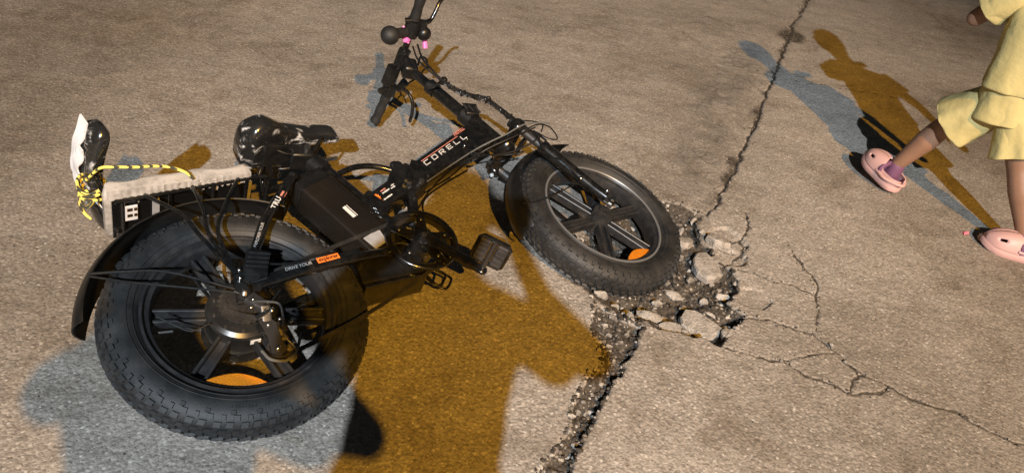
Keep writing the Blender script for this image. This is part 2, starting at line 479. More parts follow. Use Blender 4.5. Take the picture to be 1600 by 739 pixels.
def vnoise(x, y, seed):
    # value noise, numpy
    r = np.random.default_rng(seed).random((256, 256))
    xi = np.floor(x).astype(int); yi = np.floor(y).astype(int)
    fx = x - xi; fy = y - yi; fx = fx * fx * (3 - 2 * fx); fy = fy * fy * (3 - 2 * fy)
    a = r[xi & 255, yi & 255]; b = r[(xi + 1) & 255, yi & 255]; c = r[xi & 255, (yi + 1) & 255]; d = r[(xi + 1) & 255, (yi + 1) & 255]
    return (a * (1 - fx) + b * fx) * (1 - fy) + (c * (1 - fx) + d * fx) * fy - 0.5
def fbm(x, y, sc, seed, oct=4):
    o = 0; a = 1; 
    for k in range(oct):
        o = o + a * vnoise(x * sc + 17.3 * k, y * sc + 5.1 * k, seed + k); a *= 0.5; sc *= 2.03
    return o

SEAM = [(2.9, 8.1), (2.12, 6.093), (1.774, 5.218), (1.505, 4.538), (1.306, 3.952), (1.15, 3.481), (1.004, 3.054), (0.861, 2.639), (0.732, 2.299), (0.65, 2.124)]
EDGE = [(0.65, 2.124), (0.608, 2.051), (0.614, 1.95), (0.645, 1.905), (0.64, 1.86), (0.692, 1.826), (0.712, 1.767), (0.677, 1.70), (0.672, 1.66), (0.700, 1.615), (0.655, 1.537), (0.608, 1.461), (0.568, 1.49), (0.53, 1.482), (0.49, 1.502), (0.44, 1.478), (0.401, 1.487)]
POTL = [(0.401, 1.487), (0.33, 1.50), (0.259, 1.537), (0.20, 1.626), (0.19, 1.777), (0.22, 1.93), (0.31, 2.06), (0.42, 2.15), (0.513, 2.19), (0.589, 2.165), (0.65, 2.124)]
TRR = [(0.401, 1.487), (0.378, 1.43), (0.351, 1.365), (0.33, 1.30), (0.299, 1.231), (0.272, 1.16), (0.252, 1.103), (0.204, 0.973), (0.14, 0.80), (0.05, 0.55)]
TRL = [(0.25, 1.545), (0.245, 1.46), (0.260, 1.39), (0.274, 1.333), (0.222, 1.235), (0.196, 1.16), (0.198, 1.10), (0.168, 1.033), (0.128, 0.97), (0.07, 0.80), (-0.0, 0.55)]
WEAR = [(1.339, 4.226), (0.824, 3.876), (0.645, 3.121), (0.486, 2.508), (0.44, 2.221), (0.653, 2.10), (0.75, 2.30), (0.87, 2.65), (1.01, 3.06), (1.16, 3.49)]
CRACKS = [
    ([(0.798, 2.177), (0.799, 2.116), (0.779, 2.056), (0.742, 2.003), (0.69, 1.965), (0.638, 1.948)], 0.007, 0.016),
    ([(0.742, 2.003), (0.756, 1.96), (0.715, 1.90), (0.686, 1.847), (0.655, 1.83)], 0.008, 0.018),
    ([(0.712, 1.834), (0.758, 1.824), (0.822, 1.799), (0.874, 1.794), (0.922, 1.769), (0.945, 1.76)], 0.0045, 0.010),
    ([(0.903, 2.006), (0.929, 1.924), (0.953, 1.815), (0.93, 1.76), (0.926, 1.687), (0.889, 1.583), (0.922, 1.531)], 0.006, 0.010),
    ([(0.682, 1.596), (0.732, 1.61), (0.778, 1.607), (0.83, 1.592), (0.889, 1.583)], 0.005, 0.014),
    ([(0.618, 1.469), (0.667, 1.458), (0.725, 1.45), (0.767, 1.445), (0.821, 1.406), (0.868, 1.389), (0.917, 1.37)], 0.0065, 0.012),
    ([(0.767, 1.445), (0.80, 1.47), (0.841, 1.484), (0.918, 1.515)], 0.0065, 0.011),
    ([(0.922, 1.531), (0.948, 1.48), (0.981, 1.442), (0.945, 1.40), (0.924, 1.372), (1.005, 1.374), (1.04, 1.409), (1.086, 1.383), (1.133, 1.367), (1.202, 1.363), (1.245, 1.323), (1.306, 1.293), (1.40, 1.27), (1.6, 1.18), (2.0, 1.05)], 0.007, 0.010),
    ([(0.981, 1.442), (1.01, 1.43), (1.04, 1.409)], 0.006, 0.010),
    ([(1.152, 3.573), (1.446, 3.573), (1.707, 3.582), (1.968, 3.545), (2.4, 3.5)], 0.005, 0.008),
]
POT = EDGE + POTL[1:-1]
TREN = TRR + TRL[::-1]

def tyre_clear():
    # lowest tyre height per 1 cm cell for the front wheel, so that the hole really takes the wheel
    cells = {}
    for i in range(360):
        a = 2 * math.pi * i / 360
        for k in range(36):
            q = 2 * math.pi * k / 36
            r = TC + 0.055 * math.cos(q)
            p = BIKE @ S((FHUB.x + r * math.cos(a), 0.055 * math.sin(q), FHUB.z + r * math.sin(a)))
            if p.z < 0.05:
                key = (int(math.floor(p.x * 100)), int(math.floor(p.y * 100)))
                if p.z < cells.get(key, 9): cells[key] = p.z
    return cells

def ground_height(X, Y):
    wx = X + 0.016 * fbm(X, Y, 14.0, 31); wy = Y + 0.016 * fbm(X, Y, 14.0, 57)
    wx2 = wx + 0.006 * fbm(X, Y, 60.0, 71, 2); wy2 = wy + 0.006 * fbm(X, Y, 60.0, 83, 2)
    h = 0.010 * fbm(X, Y, 1.3, 3) + 0.0032 * fbm(X, Y, 16.0, 9, 3)
    fade = sstep((np.hypot(X, Y - 1.5) - 6) / 20)
    h = h * (1 - fade)
    soil = np.zeros(X.shape); 
    # pothole
    ip = in_poly(wx2, wy2, POT)
    dR = poly_dist(wx2, wy2, EDGE); dL = poly_dist(wx, wy, POTL)
    e1 = np.minimum(sstep(dR / 0.014), sstep(dL / 0.10)) * ip
    e2 = np.minimum(sstep(dR / 0.17), sstep((dL - 0.02) / 0.16)) * ip
    rough = 0.020 * fbm(X, Y, 30.0, 21, 4)
    plates = 0.016 * (np.floor(3.0 * (fbm(wx2, wy2, 9.0, 37, 2) + 0.5)) / 3.0)
    h = h - e1 * (0.030 + rough * 0.5 + plates) - e2 * (0.032 + rough * 0.6)
    soil = np.maximum(soil, np.minimum(sstep(dR / 0.008), sstep(dL / 0.045)) * ip)
    # ragged sunken flakes outside the right wall
    for (cx, cy, rx, dz) in ((0.70, 1.99, 0.060, 0.010), (0.705, 1.90, 0.048, 0.015), (0.735, 1.70, 0.05, 0.006)):
        fl = (~ip) * (np.hypot(wx2 - cx, wy2 - cy) < rx)
        h = h - dz * fl
    # gravel trench along the joint
    it = in_poly(wx2, wy2, TREN)
    dr = poly_dist(wx2, wy2, TRR); dl = poly_dist(wx, wy, TRL)
    dt = np.minimum(sstep(dr / 0.008), sstep(dl / 0.035)) * it
    h = h - dt * (0.019 + 0.010 * fbm(X, Y, 40.0, 41, 3))
    soil = np.maximum(soil, np.minimum(sstep(dr / 0.006), sstep(dl / 0.018)) * it * (0.72 + 0.5 * np.clip(fbm(X, Y, 22.0, 45, 3) + 0.3, 0, 1)))
    # lip of the upper slab along the trench
    h = h + 0.003 * np.exp(-(dr / 0.05) ** 2) * (~it & (wx > np.interp(wy, [p[1] for p in TRR][::-1], [p[0] for p in TRR][::-1])))
    # joint running away
    ds = poly_dist(wx2, wy2, SEAM)
    wid = 0.0050 + 0.0055 * np.clip(fbm(X, Y, 5.0, 63, 2) + 0.4, 0, 1)
    g = np.exp(-(ds / wid) ** 2)
    h = h - 0.012 * g
    left = wx < np.interp(wy, [p[1] for p in SEAM][::-1], [p[0] for p in SEAM][::-1])
    band = np.exp(-(ds / 0.06) ** 2) * left
    h = h - 0.006 * band
    soil = np.maximum(soil, np.clip(g * 1.1, 0, 1))
    soil = np.maximum(soil, (0.36 + 0.5 * np.clip(fbm(X, Y, 9.0, 77, 3) + 0.2, 0, 1)) * band)
    soil = np.maximum(soil, 0.85 * np.exp(-(np.hypot((wx - 1.44) * 1.6, wy - 4.32) / 0.16) ** 2))  # dark round blob over the far joint
    wear = in_poly(wx, wy, WEAR) * sstep(poly_dist(wx, wy, WEAR, True) / 0.15)
    h = h - 0.004 * wear * np.clip(fbm(X, Y, 22.0, 91, 3) + 0.1, 0, 1)
    for pts, w, dpt in CRACKS:
        x0 = min(p[0] for p in pts) - .1; x1 = max(p[0] for p in pts) + .1; y0 = min(p[1] for p in pts) - .1; y1 = max(p[1] for p in pts) + .1
        mk = (X > x0) & (X < x1) & (Y > y0) & (Y < y1)
        if not mk.any(): continue
        d = poly_dist(wx2[mk], wy2[mk], pts)
        vw = w * 0.46 * (0.5 + 0.9 * np.clip(fbm(X[mk], Y[mk], 18.0, 101, 2) + 0.5, 0, 1))
        gg = np.exp(-(d / vw) ** 2)
        h[mk] -= 0.5 * dpt * gg
        soil[mk] = np.maximum(soil[mk], np.clip(1.15 * np.exp(-(d / (vw * 1.15)) ** 2), 0, 1))
    dirt_or_light_falloff = np.maximum(sstep((-0.45 - X) / 1.7), 0.9 * sstep((X - 0.72 - 0.27 * (Y - 1.3)) / 1.0))  # light falling off to left and right, painted as darker albedo
    dirt_or_light_falloff = np.clip(dirt_or_light_falloff * (0.75 + 0.9 * fbm(X, Y, 1.7, 131, 4)), 0, 1)
    return h, soil, wear, dirt_or_light_falloff

CELLS = tyre_clear()
def axis(lo, hi, fine_lo, fine_hi, s_f, s_m, far):
    a = list(np.arange(fine_lo, fine_hi, s_f))
    x = fine_hi
    while x < hi: a.append(x); x += s_m
    st = s_m
    while x < far: a.append(x); st *= 1.35; x += st
    a.append(far)
    b = []; x = fine_lo - s_m
    while x > lo: b.append(x); x -= s_m
    st = s_m
    while x > -far: b.append(x); st *= 1.35; x -= st
    b.append(-far)
    return np.array(sorted(set(b)) + a)
def build_ground():
    xs = axis(-1.6, 2.4, 0.08, 1.32, 0.0042, 0.012, 150.0)
    ys = axis(0.5, 5.0, 0.90, 2.35, 0.0042, 0.011, 150.0)
    X, Y = np.meshgrid(xs, ys, indexing='xy')
    h, soil, wear, dirt_or_light_falloff = ground_height(X, Y)
    ci = np.floor(X * 100).astype(int); cj = np.floor(Y * 100).astype(int)
    near = (X > 0) & (X < 0.8) & (Y > 1.3) & (Y < 2.5)
    for i, j in zip(*np.nonzero(near)):
        for di in (-1, 0, 1):
            z = CELLS.get((ci[i, j] + di, cj[i, j])) 
            if z is not None and h[i, j] > z - 0.002: h[i, j] = z - 0.002
    ny, nx = X.shape
    co = np.stack([X, Y, h], -1).reshape(-1, 3).astype(np.float32)
    idx = np.arange(nx * ny).reshape(ny, nx)
    q = np.stack([idx[:-1, :-1], idx[:-1, 1:], idx[1:, 1:], idx[1:, :-1]], -1).reshape(-1, 4)
    me = bpy.data.meshes.new('road')
    me.vertices.add(len(co)); me.vertices.foreach_set('co', co.ravel())
    me.loops.add(q.size); me.loops.foreach_set('vertex_index', q.ravel().astype(np.int32))
    me.polygons.add(len(q)); me.polygons.foreach_set('loop_start', np.arange(0, q.size, 4, dtype=np.int32))
    me.polygons.foreach_set('use_smooth', np.ones(len(q), bool))
    me.update(calc_edges=True)
    for nm, arr in (('soil', soil), ('wear', wear), ('dirt_or_light_falloff', dirt_or_light_falloff)):
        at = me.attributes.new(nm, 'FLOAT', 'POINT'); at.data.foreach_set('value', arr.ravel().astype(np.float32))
    me.materials.append(M['ground'])
    o = bpy.data.objects.new('road', me); COL.objects.link(o)
    tag(o, 'worn grey asphalt road with a pothole, a broken joint and cracks', 'road', kind='structure')
    return xs, ys, h
GX, GY, GH = build_ground()
def gz(x, y):
    i = min(max(int(np.searchsorted(GY, y)), 0), len(GY) - 1); j = min(max(int(np.searchsorted(GX, x)), 0), len(GX) - 1)
    return float(GH[i, j])

# ================================================================ bicycle
bike = empty('folding_electric_bicycle', BIKE)
tag(bike, 'black fat tyre folding electric bicycle lying on its side in the road', 'bicycle')
exec_parts = []

def tyre_profile():
    pr = []
    half = [(0.203, -0.033), (0.209, -0.040), (0.220, -0.0475), (0.234, -0.0505), (0.248, -0.0490), (0.260, -0.0445), (0.270, -0.0360), (0.2765, -0.022), (0.2785, -0.008)]
    return half + [(r, -y) for r, y in half[::-1]]
def tread(mb, c, n=66):
    # rows: crown, inner shoulder, outer shoulder, side lugs
    def block(a, rr, y, tang, wid, hgt, tilt, skew):
        da = tang / rr / 2
        for sgn in (1,):
            cs = []
            for dr_ in (-0.004, hgt):
                for (u, w) in ((-1, -1), (1, -1), (1, 1), (-1, 1)):
                    k = 0.82 if dr_ > 0 else 1.0
                    aa = a + da * u * k + skew * w * 0.02
                    ww = wid / 2 * w * k
                    r_ = rr + dr_ * math.cos(tilt) - ww * math.sin(tilt)
                    y_ = y + ww * math.cos(tilt) + dr_ * math.sin(tilt)
                    cs.append((c[0] + r_ * math.cos(aa), y_, c[1] + r_ * math.sin(aa)))
            mb.add(cs, [(0, 3, 2, 1), (4, 5, 6, 7), (0, 1, 5, 4), (1, 2, 6, 5), (2, 3, 7, 6), (3, 0, 4, 7)])
    for i in range(n):
        a = 2 * math.pi * i / n; h = math.pi / n
        o = (i % 2)
        block(a, 0.2780, 0.0, 0.017, 0.013, 0.0050, 0, 0.3)
        for sg in (-1, 1):
            block(a + h, 0.2765, sg * 0.0165, 0.016, 0.012, 0.0055, sg * 0.28, 0.4 * sg)
            block(a + (0 if o else 0.2 * h), 0.2705, sg * (0.0315 + 0.001 * o), 0.017, 0.013, 0.0058, sg * 0.75, 0.2 * sg)
            block(a + h, 0.2615, sg * (0.0425), 0.014 if o else 0.010, 0.012, 0.0050, sg * 1.05, 0)
            if o: block(a + h * 0.4, 0.2530, sg * 0.0475, 0.011, 0.009, 0.0032, sg * 1.32, 0)
    return mb
def sidewall_marks(mb, c, a0, text_n=9, r=0.238):
    for j in range(text_n):
        a = a0 + j * 0.052
        w = 0.010; 
        if (j * 7) % 5 == 3: continue
        rr = r
        for k, (dr, dt, lr, lt) in enumerate(((0, -.35, 0.012, 0.0022), (0, .35, 0.012, 0.0022), (0.005 * (1 if j % 2 else -1), 0, 0.0022, 0.007))):
            rc = rr + dr; aa = a + dt * w / rr
            R = Matrix.Rotation(-aa, 3, 'Y')
            mb.box((c[0] + rc * math.cos(aa), -0.0507 + 0.0002 * abs(dr), c[1] + rc * math.sin(aa)), (lr, 0.0016, lt), R)

def make_wheel(name, c, phase, is_front, xf, label):
    W = MB().lathe([(0.01, -0.01), (0.012, -0.01), (0.012, 0.01), (0.01, 0.01)], c, 24, closed=True).xf(xf).build(name, 'steel', bike, label=label)
    ty = MB().lathe(tyre_profile(), c, 128)
    for r, y in ((0.214, -0.0445), (0.2255, -0.0495)):
        ty.lathe([(r - 0.0012, y + 0.001), (r, y - 0.0012), (r + 0.0012, y + 0.001)], c, 128)
    ty.xf(xf).build('tyre', 'rubber', W, ang=60)
    o = tread(MB(), c).xf(xf).build('tread_blocks', 'rubber', W, smooth=False)
    o['kind'] = 'stuff'
    mk = MB(); sidewall_marks(mk, c, 1.15); sidewall_marks(mk, c, 1.95, 7); sidewall_marks(mk, c, 4.3)
    mk.xf(xf).build('sidewall_lettering', 'rubber', W, smooth=False)['kind'] = 'stuff'
    # rim barrel
    MB().lathe([(0.2035, -0.030), (0.2030, -0.0355), (0.1960, -0.0358), (0.1930, -0.030), (0.1840, -0.026), (0.1790, -0.012), (0.1780, 0.0), (0.1790, 0.012), (0.1840, 0.026), (0.1930, 0.030), (0.1960, 0.0358), (0.2030, 0.0355), (0.2035, 0.030), (0.196, 0.020), (0.192, 0.0), (0.196, -0.020)], c, 128, closed=True).xf(xf).build('rim', 'rim', W, ang=30)
    MB().lathe([(0.2032, -0.0350), (0.2026, -0.0385), (0.1975, -0.0390), (0.1955, -0.0362)], c, 128).xf(xf).build('rim_lip', 'rimlip' if is_front else 'rim', W, ang=50)
    hub_r = 0.030 if is_front else 0.070
    for k in range(6):
        a = math.radians(phase + 60 * k)
        sp = MB()
        ux, uz = math.cos(a), math.sin(a); tx, tz = -uz, ux
        def P(r, t, y): return (c[0] + ux * r + tx * t, y, c[1] + uz * r + tz * t)
        for sg in (-1, 1):
            sp.beam(P(hub_r - 0.006, sg * 0.0115, 0), P(0.182, sg * 0.0140, 0), (0.030, 0.0078), (0.026, 0.0090), e=0.4, n=16)
        sp.beam(P(hub_r - 0.006, 0, 0.004), P(0.181, 0, 0.004), (0.008, 0.020), (0.008, 0.024), e=0.2, n=12)
        sp.xf(xf).build('spoke', 'rim', W)
    if is_front:
        MB().lathe([(0.0, -0.046), (0.018, -0.046), (0.020, -0.040), (0.034, -0.036), (0.036, -0.022), (0.034, 0.022), (0.036, 0.036), (0.020, 0.040), (0.018, 0.046), (0, 0.046)], c, 12).xf(xf).build('hub', 'rim', W, ang=25)
    else:
        MB().lathe([(0.0, -0.050), (0.030, -0.050), (0.034, -0.044), (0.066, -0.040), (0.0745, -0.034), (0.0765, -0.028), (0.0745, -0.024), (0.0740, 0.024), (0.0765, 0.028), (0.0745, 0.036), (0.066, 0.042), (0, 0.046)], c, 72).xf(xf).build('hub_motor', 'hubmetal', W, ang=28)
        bl = MB()
        for k in range(10):
            a = 2 * math.pi * k / 10
            bl.cyl((c[0] + 0.061 * math.cos(a), -0.0405, c[1] + 0.061 * math.sin(a)), (c[0] + 0.061 * math.cos(a), -0.044, c[1] + 0.061 * math.sin(a)), 0.0035, 8)
        bl.xf(xf).build('cover_bolts', 'steel', W)['kind'] = 'stuff'
        MB().box((c[0] + 0.004, -0.012, c[1] - 0.0752), (0.022, 0.014, 0.0012), Matrix.Rotation(0.05, 3, 'Y')).xf(xf).build('casing_label', 'label', W, smooth=False)
    # brake disc on the far side
    d = MB().lathe([(0.064, 0.058), (0.080, 0.058), (0.080, 0.060), (0.064, 0.060)], c, 72, closed=True)
    for k in range(6):
        a = 2 * math.pi * k / 6
        d.beam((c[0] + 0.028 * math.cos(a), 0.059, c[1] + 0.028 * math.sin(a)), (c[0] + 0.067 * math.cos(a + .35), 0.059, c[1] + 0.067 * math.sin(a + .35)), (0.002, 0.007))
    d.xf(xf).build('brake_disc', 'chrome', W)
    # amber reflector wedged between two spokes at the rim
    ra = math.radians(-82 if is_front else -113); rf = MB(); pts = []
    span = 0.36 if is_front else 0.38
    for k in range(13):
        t = -span + 2 * span * k / 12
        pts.append((c[0] + 0.180 * math.cos(ra + t * .9), c[1] + 0.180 * math.sin(ra + t * .9)))
    for k in range(12, -1, -1):
        t = -span + 2 * span * k / 12
        rr = 0.180 - 0.030 * max(0.0, math.cos(t / span * math.pi / 2)) ** 0.7
        pts.append((c[0] + rr * math.cos(ra + t * .9), c[1] + rr * math.sin(ra + t * .9)))
    rf.plate(pts, -0.020, -0.012).xf(xf).build('reflector', 'reflector', W, smooth=False, bevel=0.0015)
    MB().cyl((c[0] - 0.178, 0.0, c[1] + .02), (c[0] - 0.140, 0.0, c[1] + .012), 0.003, 8).xf(xf).build('valve', 'steel', W)
    return W
ident = lambda p: p
rear_wheel = make_wheel('rear_wheel', (0, 0), 42, False, ident, 'rear wheel with hub motor and chunky black tyre')
front_wheel = make_wheel('front_wheel', (FHUB.x, FHUB.z), 2, True, S, 'front wheel sunk in the pothole, dusty grey tyre')

# ---- frame
frame = MB().beam((0.405, 0, 0.208), (0.560, 0, 0.273), (0.062, 0.060), (0.064, 0.066)).build('main_tube', 'paint', bike)
MB().beam((0.575, 0, 0.279), (0.835, 0, 0.380), (0.066, 0.066), (0.066, 0.094)).build('front_tube', 'paint', frame)
hinge = MB().beam((0.540, 0, 0.263), (0.566, 0, 0.275), (0.076, 0.094)).beam((0.570, 0, 0.2765), (0.596, 0, 0.287), (0.078, 0.094)).build('frame_hinge', 'satin', bike)
MB().beam((0.548, -0.044, 0.252), (0.598, -0.047, 0.318), (0.012, 0.020), (0.010, 0.014)).build('hinge_lever', 'paint', hinge)
MB().cyl((0.556, -0.036, 0.326), (0.556, 0.036, 0.326), 0.013).sphere((0.553, -0.02, 0.336), 0.014).build('hinge_knuckle', 'satin', hinge)
MB().cyl((0.585, -0.038, 0.243), (0.585, -0.050, 0.243), 0.008, 10).build('hinge_bolt', 'steel', hinge)
MB().cyl((0.62, -0.036, 0.262), (0.62, -0.040, 0.262), 0.004, 8).build('rivet', 'steel', hinge)
MB().curve([(0.36, 0, 0.345), (0.394, 0, 0.358), (0.451, 0, 0.372), (0.509, 0, 0.362), (0.553, 0, 0.335), (0.575, 0, 0.312)], 0.0085, 12).build('carry_handle', 'paint', bike)
MB().beam((0.573, 0, 0.262), (0.535, 0, 0.170), (0.030, 0.026)).build('frame_strut', 'paint', bike)
seat_tube = MB().cyl((0.345, 0, 0.405), (0.497, 0, 0.02), 0.024, 28).build('seat_tube', 'paint', bike)
MB().cyl((0.357, 0, 0.372), (0.341, 0, 0.412), 0.0285, 28).box((0.372, 0, 0.405), (0.02, 0.02, 0.026), Matrix.Rotation(0.38, 3, 'Y')).build('seat_clamp', 'satin', seat_tube)
MB().beam((0.372, -0.018, 0.40), (0.382, -0.052, 0.37), (0.008, 0.012)).build('clamp_lever', 'steel', seat_tube)
MB().beam((0.445, 0, 0.175), (0.402, 0, 0.24), (0.07, 0.06), (0.066, 0.08)).build('gusset', 'paint', bike)
for dz in (0, -0.013):
    MB().beam((0.4155, -0.0352, 0.196 + dz), (0.423, -0.0352, 0.188 + dz), (0.002, 0.0042)).build('weld_bolt', 'chrome', bike)
BB = Vector((0.477, 0, 0.045))
MB().cyl((BB.x, -0.042, BB.z), (BB.x, 0.042, BB.z), 0.030, 28).build('bottom_bracket', 'paint', bike)
for sg in (-1, 1):
    st = MB().tube(spline([(0.43, sg * 0.034, 0.045), (0.36, sg * 0.050, 0.040), (0.29, sg * 0.066, 0.036), (0.17, sg * 0.078, 0.032), (0.02, sg * 0.083, 0.018)], 5), 0.0135, 14)
    cs = st.build('chainstay', 'paint', bike)
    MB().beam((0.30, sg * 0.066, 0.042), (0.03, sg * 0.083, 0.026), (0.016, 0.034), (0.012, 0.026), e=0.35).build('stay_sleeve', 'paint', cs)
    ss = MB().tube([(0.240, sg * 0.050, 0.330), (0.12, sg * 0.074, 0.196), (0.028, sg * 0.086, 0.06)], 0.0125, 14).build('seatstay', 'paint', bike)
    MB().plate([(-0.022, -0.018), (0.016, -0.022), (0.046, 0.012), (0.048, 0.045), (0.020, 0.075), (-0.006, 0.055)], sg * 0.082, sg * 0.091).build('dropout', 'satin', ss, smooth=False, bevel=0.002)
MB().cyl((0.247, -0.052, 0.336), (0.247, 0.052, 0.336), 0.013, 16).beam((0.25, 0, 0.338), (0.36, 0, 0.365), (0.05, 0.03)).build('stay_bridge', 'paint', bike)
MB().sphere((0.243, -0.0585, 0.334), 0.0075, sc=(1, .6, 1)).build('stay_bolt', 'chrome', bike)
# axle nuts
MB().cyl((0, -0.086, 0), (0, -0.102, 0), 0.0125, 6).cyl((0, -0.102, 0), (0, -0.114, 0), 0.0065, 12).build('axle_nut', 'chrome', bike, ang=20)
MB().cyl((0, 0.086, 0), (0, 0.104, 0), 0.0125, 6).build('axle_nut', 'chrome', bike, ang=20)
MB().plate([(-0.020, 0.010), (-0.006, -0.006), (0.012, 0.016), (-0.004, 0.036)], -0.095, -0.0985).build('torque_washer', 'chrome', bike, smooth=False, bevel=0.001)
# connector block of cooling ribs at the dropout
pb = MB().beam((0.036, -0.096, 0.040), (0.062, -0.092, 0.092), (0.030, 0.052), (0.030, 0.050), e=0.2).build('motor_connector', 'satin', bike)
for k in range(4):
    f = (k + .5) / 4
    MB().beam((0.038 + 0.026 * f - 0.020, -0.1125 + 0.004 * f, 0.045 + 0.045 * f + 0.008), (0.038 + 0.026 * f + 0.022, -0.1125 + 0.004 * f, 0.045 + 0.045 * f - 0.010), (0.006, 0.005)).build('rib', 'satin', pb)
MB().sphere((0.008, -0.100, 0.058), 0.0055).sphere((0.002, -0.102, 0.036), 0.005).build('clip_bolts', 'chrome', pb)

# ---- battery and controller
bat = MB().beam((0.300, 0, 0.312), (0.384, 0, 0.075), (0.092, 0.098), (0.092, 0.094), e=0.16).build('battery', 'battery', bike)
MB().beam((0.292, 0, 0.335), (0.302, 0, 0.306), (0.086, 0.098), (0.096, 0.106), e=0.22).build('battery_cap', 'satin', bat)
MB().beam((0.382, 0, 0.080), (0.390, 0, 0.056), (0.098, 0.104), (0.094, 0.10), e=0.2).build('battery_foot', 'satin', bat)
dirB = Vector((0.084, 0, -0.237)).normalized(); nrmB = Vector((dirB.z, 0, -dirB.x))
for off in (0.0465, 0.004, -0.030):
    a = Vector((0.304, -0.0463, 0.300)) - nrmB * off; b_ = a + dirB * 0.222
    MB().beam(a, b_, (0.0025, 0.003)).build('shell_ridge', 'battery', bat)
def quad_label(name, pts, mat, parent, y, th=0.0009):
    return MB().plate(pts, y, y - th).build(name, mat, parent, smooth=False)
quad_label('barcode_label', [(0.343, 0.213), (0.329, 0.207), (0.342, 0.169), (0.357, 0.174)], 'label', bat, -0.0464)
quad_label('rating_label', [(0.336, 0.098), (0.388, 0.115), (0.392, 0.072), (0.352, 0.058)], 'foil', bat, -0.0492)
ctl = MB().beam((0.285, 0, 0.012), (0.455, 0, -0.008), (0.086, 0.080), (0.080, 0.062), e=0.2).build('controller_box', 'satin', bike)
MB().beam((0.280, 0, -0.034), (0.452, 0, -0.042), (0.094, 0.014), (0.086, 0.012), e=0.3).build('base_rail', 'paint', ctl)
MB().cyl((0.30, -0.044, 0.03), (0.30, -0.056, 0.03), 0.012, 14).build('cable_gland', 'satin', ctl)
for dx in (0, 0.028):
    MB().curve([(0.452 + dx, -0.012 + dx, -0.020), (0.466 + dx, -0.012 + dx, -0.060), (0.484 + dx, -0.012 + dx, -0.072), (0.508 + dx, -0.012 + dx, -0.055), (0.510 + dx, -0.012 + dx, -0.042), (0.484 + dx, -0.012 + dx, -0.010)], 0.0036, 10).build('rest_loop', 'paint', ctl)
cbl = [(0.34, -0.045, 0.05), (0.41, -0.055, 0.055), (0.44, -0.055, 0.03), (0.40, -0.05, 0.0)]
MB().curve(cbl, 0.004).build('controller_cable', 'cable', ctl)

# ---- drivetrain
ring = MB().lathe([(0.080, -0.0580), (0.084, -0.0655), (0.093, -0.0665), (0.0975, -0.0625), (0.0975, -0.0575), (0.092, -0.0540), (0.083, -0.0545)], (BB.x, BB.z), 96, closed=True).build('chain_guard_ring', 'paint', bike, ang=50)
for k in range(5):
    a = math.radians(66 + 72 * k); ux, uz = math.cos(a), math.sin(a)
    MB().beam((BB.x + 0.012 * ux, -0.062, BB.z + 0.012 * uz), (BB.x + 0.086 * ux, -0.060, BB.z + 0.086 * uz), (0.009, 0.040), (0.007, 0.020), e=0.5).build('spider_arm', 'paint', ring)
    MB().sphere((BB.x + 0.064 * ux, -0.0665, BB.z + 0.064 * uz), 0.0048, 10, 6, sc=(1, .5, 1)).build('ring_bolt', 'steel', ring)
cr = MB().lathe([(0.070, -0.0490), (0.0835, -0.0490), (0.0835, -0.0515), (0.070, -0.0515)], (BB.x, BB.z), 72, closed=True)
for k in range(42):
    a = 2 * math.pi * k / 42
    cr.box((BB.x + 0.086 * math.cos(a), -0.0502, BB.z + 0.086 * math.sin(a)), (0.008, 0.0022, 0.0055), Matrix.Rotation(-a, 3, 'Y'))
cr.build('chainring', 'chain', bike)
MB().lathe([(0, -0.079), (0.010, -0.079), (0.016, -0.074), (0.022, -0.066), (0.022, -0.055)], (BB.x, BB.z), 32).build('crank_boss', 'paint', bike)
MB().cyl((BB.x, -0.078, BB.z), (BB.x, -0.0825, BB.z), 0.0075, 16).build('crank_bolt', 'steel', bike)
CE = Vector((0.556, -0.100, -0.112))
crank_r = MB().beam((BB.x, -0.073, BB.z), CE, (0.016, 0.034), (0.015, 0.024), e=0.5).sphere(CE, 0.0145, sc=(1, .6, 1)).build('crank_arm', 'paint', bike)
LE = Vector((0.398, 0.100, 0.202))
MB().beam((BB.x, 0.073, BB.z), LE, (0.016, 0.034), (0.015, 0.024), e=0.5).sphere(LE, 0.0145, sc=(1, .6, 1)).build('crank_arm', 'paint', bike)
M['pedalgrey'] = simple('scuffed pedal resin', (0.022, 0.020, 0.019), 0.55, dust=0.6, dust_col=(0.065, 0.055, 0.048), bump=0.4, bscale=150)
def pedal(c, R, name, label=None):
    c = Vector(c)
    def T(p): return c + R @ Vector(p)
    # local: x fore-aft, y along spindle (outwards positive), z thickness
    pd = MB().xf(ident)
    fr = MB()
    fr.tube([T(q) for q in ((-0.034, 0.006, 0), (0.034, 0.006, 0), (0.040, 0.014, 0), (0.040, 0.082, 0), (0.033, 0.092, 0), (-0.033, 0.092, 0), (-0.040, 0.082, 0), (-0.040, 0.014, 0))], 0.0062, 8, closed=True)
    p = fr.build(name, 'paint', bike, label=label)
    MB().cyl(T((0, -0.012, 0)), T((0, 0.09, 0)), 0.0075, 12).build('spindle', 'steel', p)
    for sx in (-1, 1):
        b = MB().box(T((sx * 0.0235, 0.049, 0)), (0.029, 0.078, 0.020), R)
        b.build('tread_pad', 'pedalgrey', p, smooth=False, bevel=0.004)
        for k in range(4):
            MB().box(T((sx * 0.0235, 0.022 + 0.018 * k, 0.0115)), (0.024, 0.006, 0.004), R).build('pad_rib', 'pedalgrey', p, smooth=False, bevel=0.001)
    for k in range(3):
        pass
    return p
Rp = Matrix.Rotation(math.pi, 3, 'X') @ Matrix.Rotation(math.radians(-50), 3, 'Y')
pedal(CE + Vector((0.004, -0.018, 0.004)), Rp, 'pedal', 'scuffed grey right pedal')
Rl = Matrix.Rotation(math.radians(90), 3, 'X') @ Matrix.Rotation(math.radians(30), 3, 'Z')
pedal(LE + Vector((0.0, 0.024, 0.004)), Rl, 'pedal')

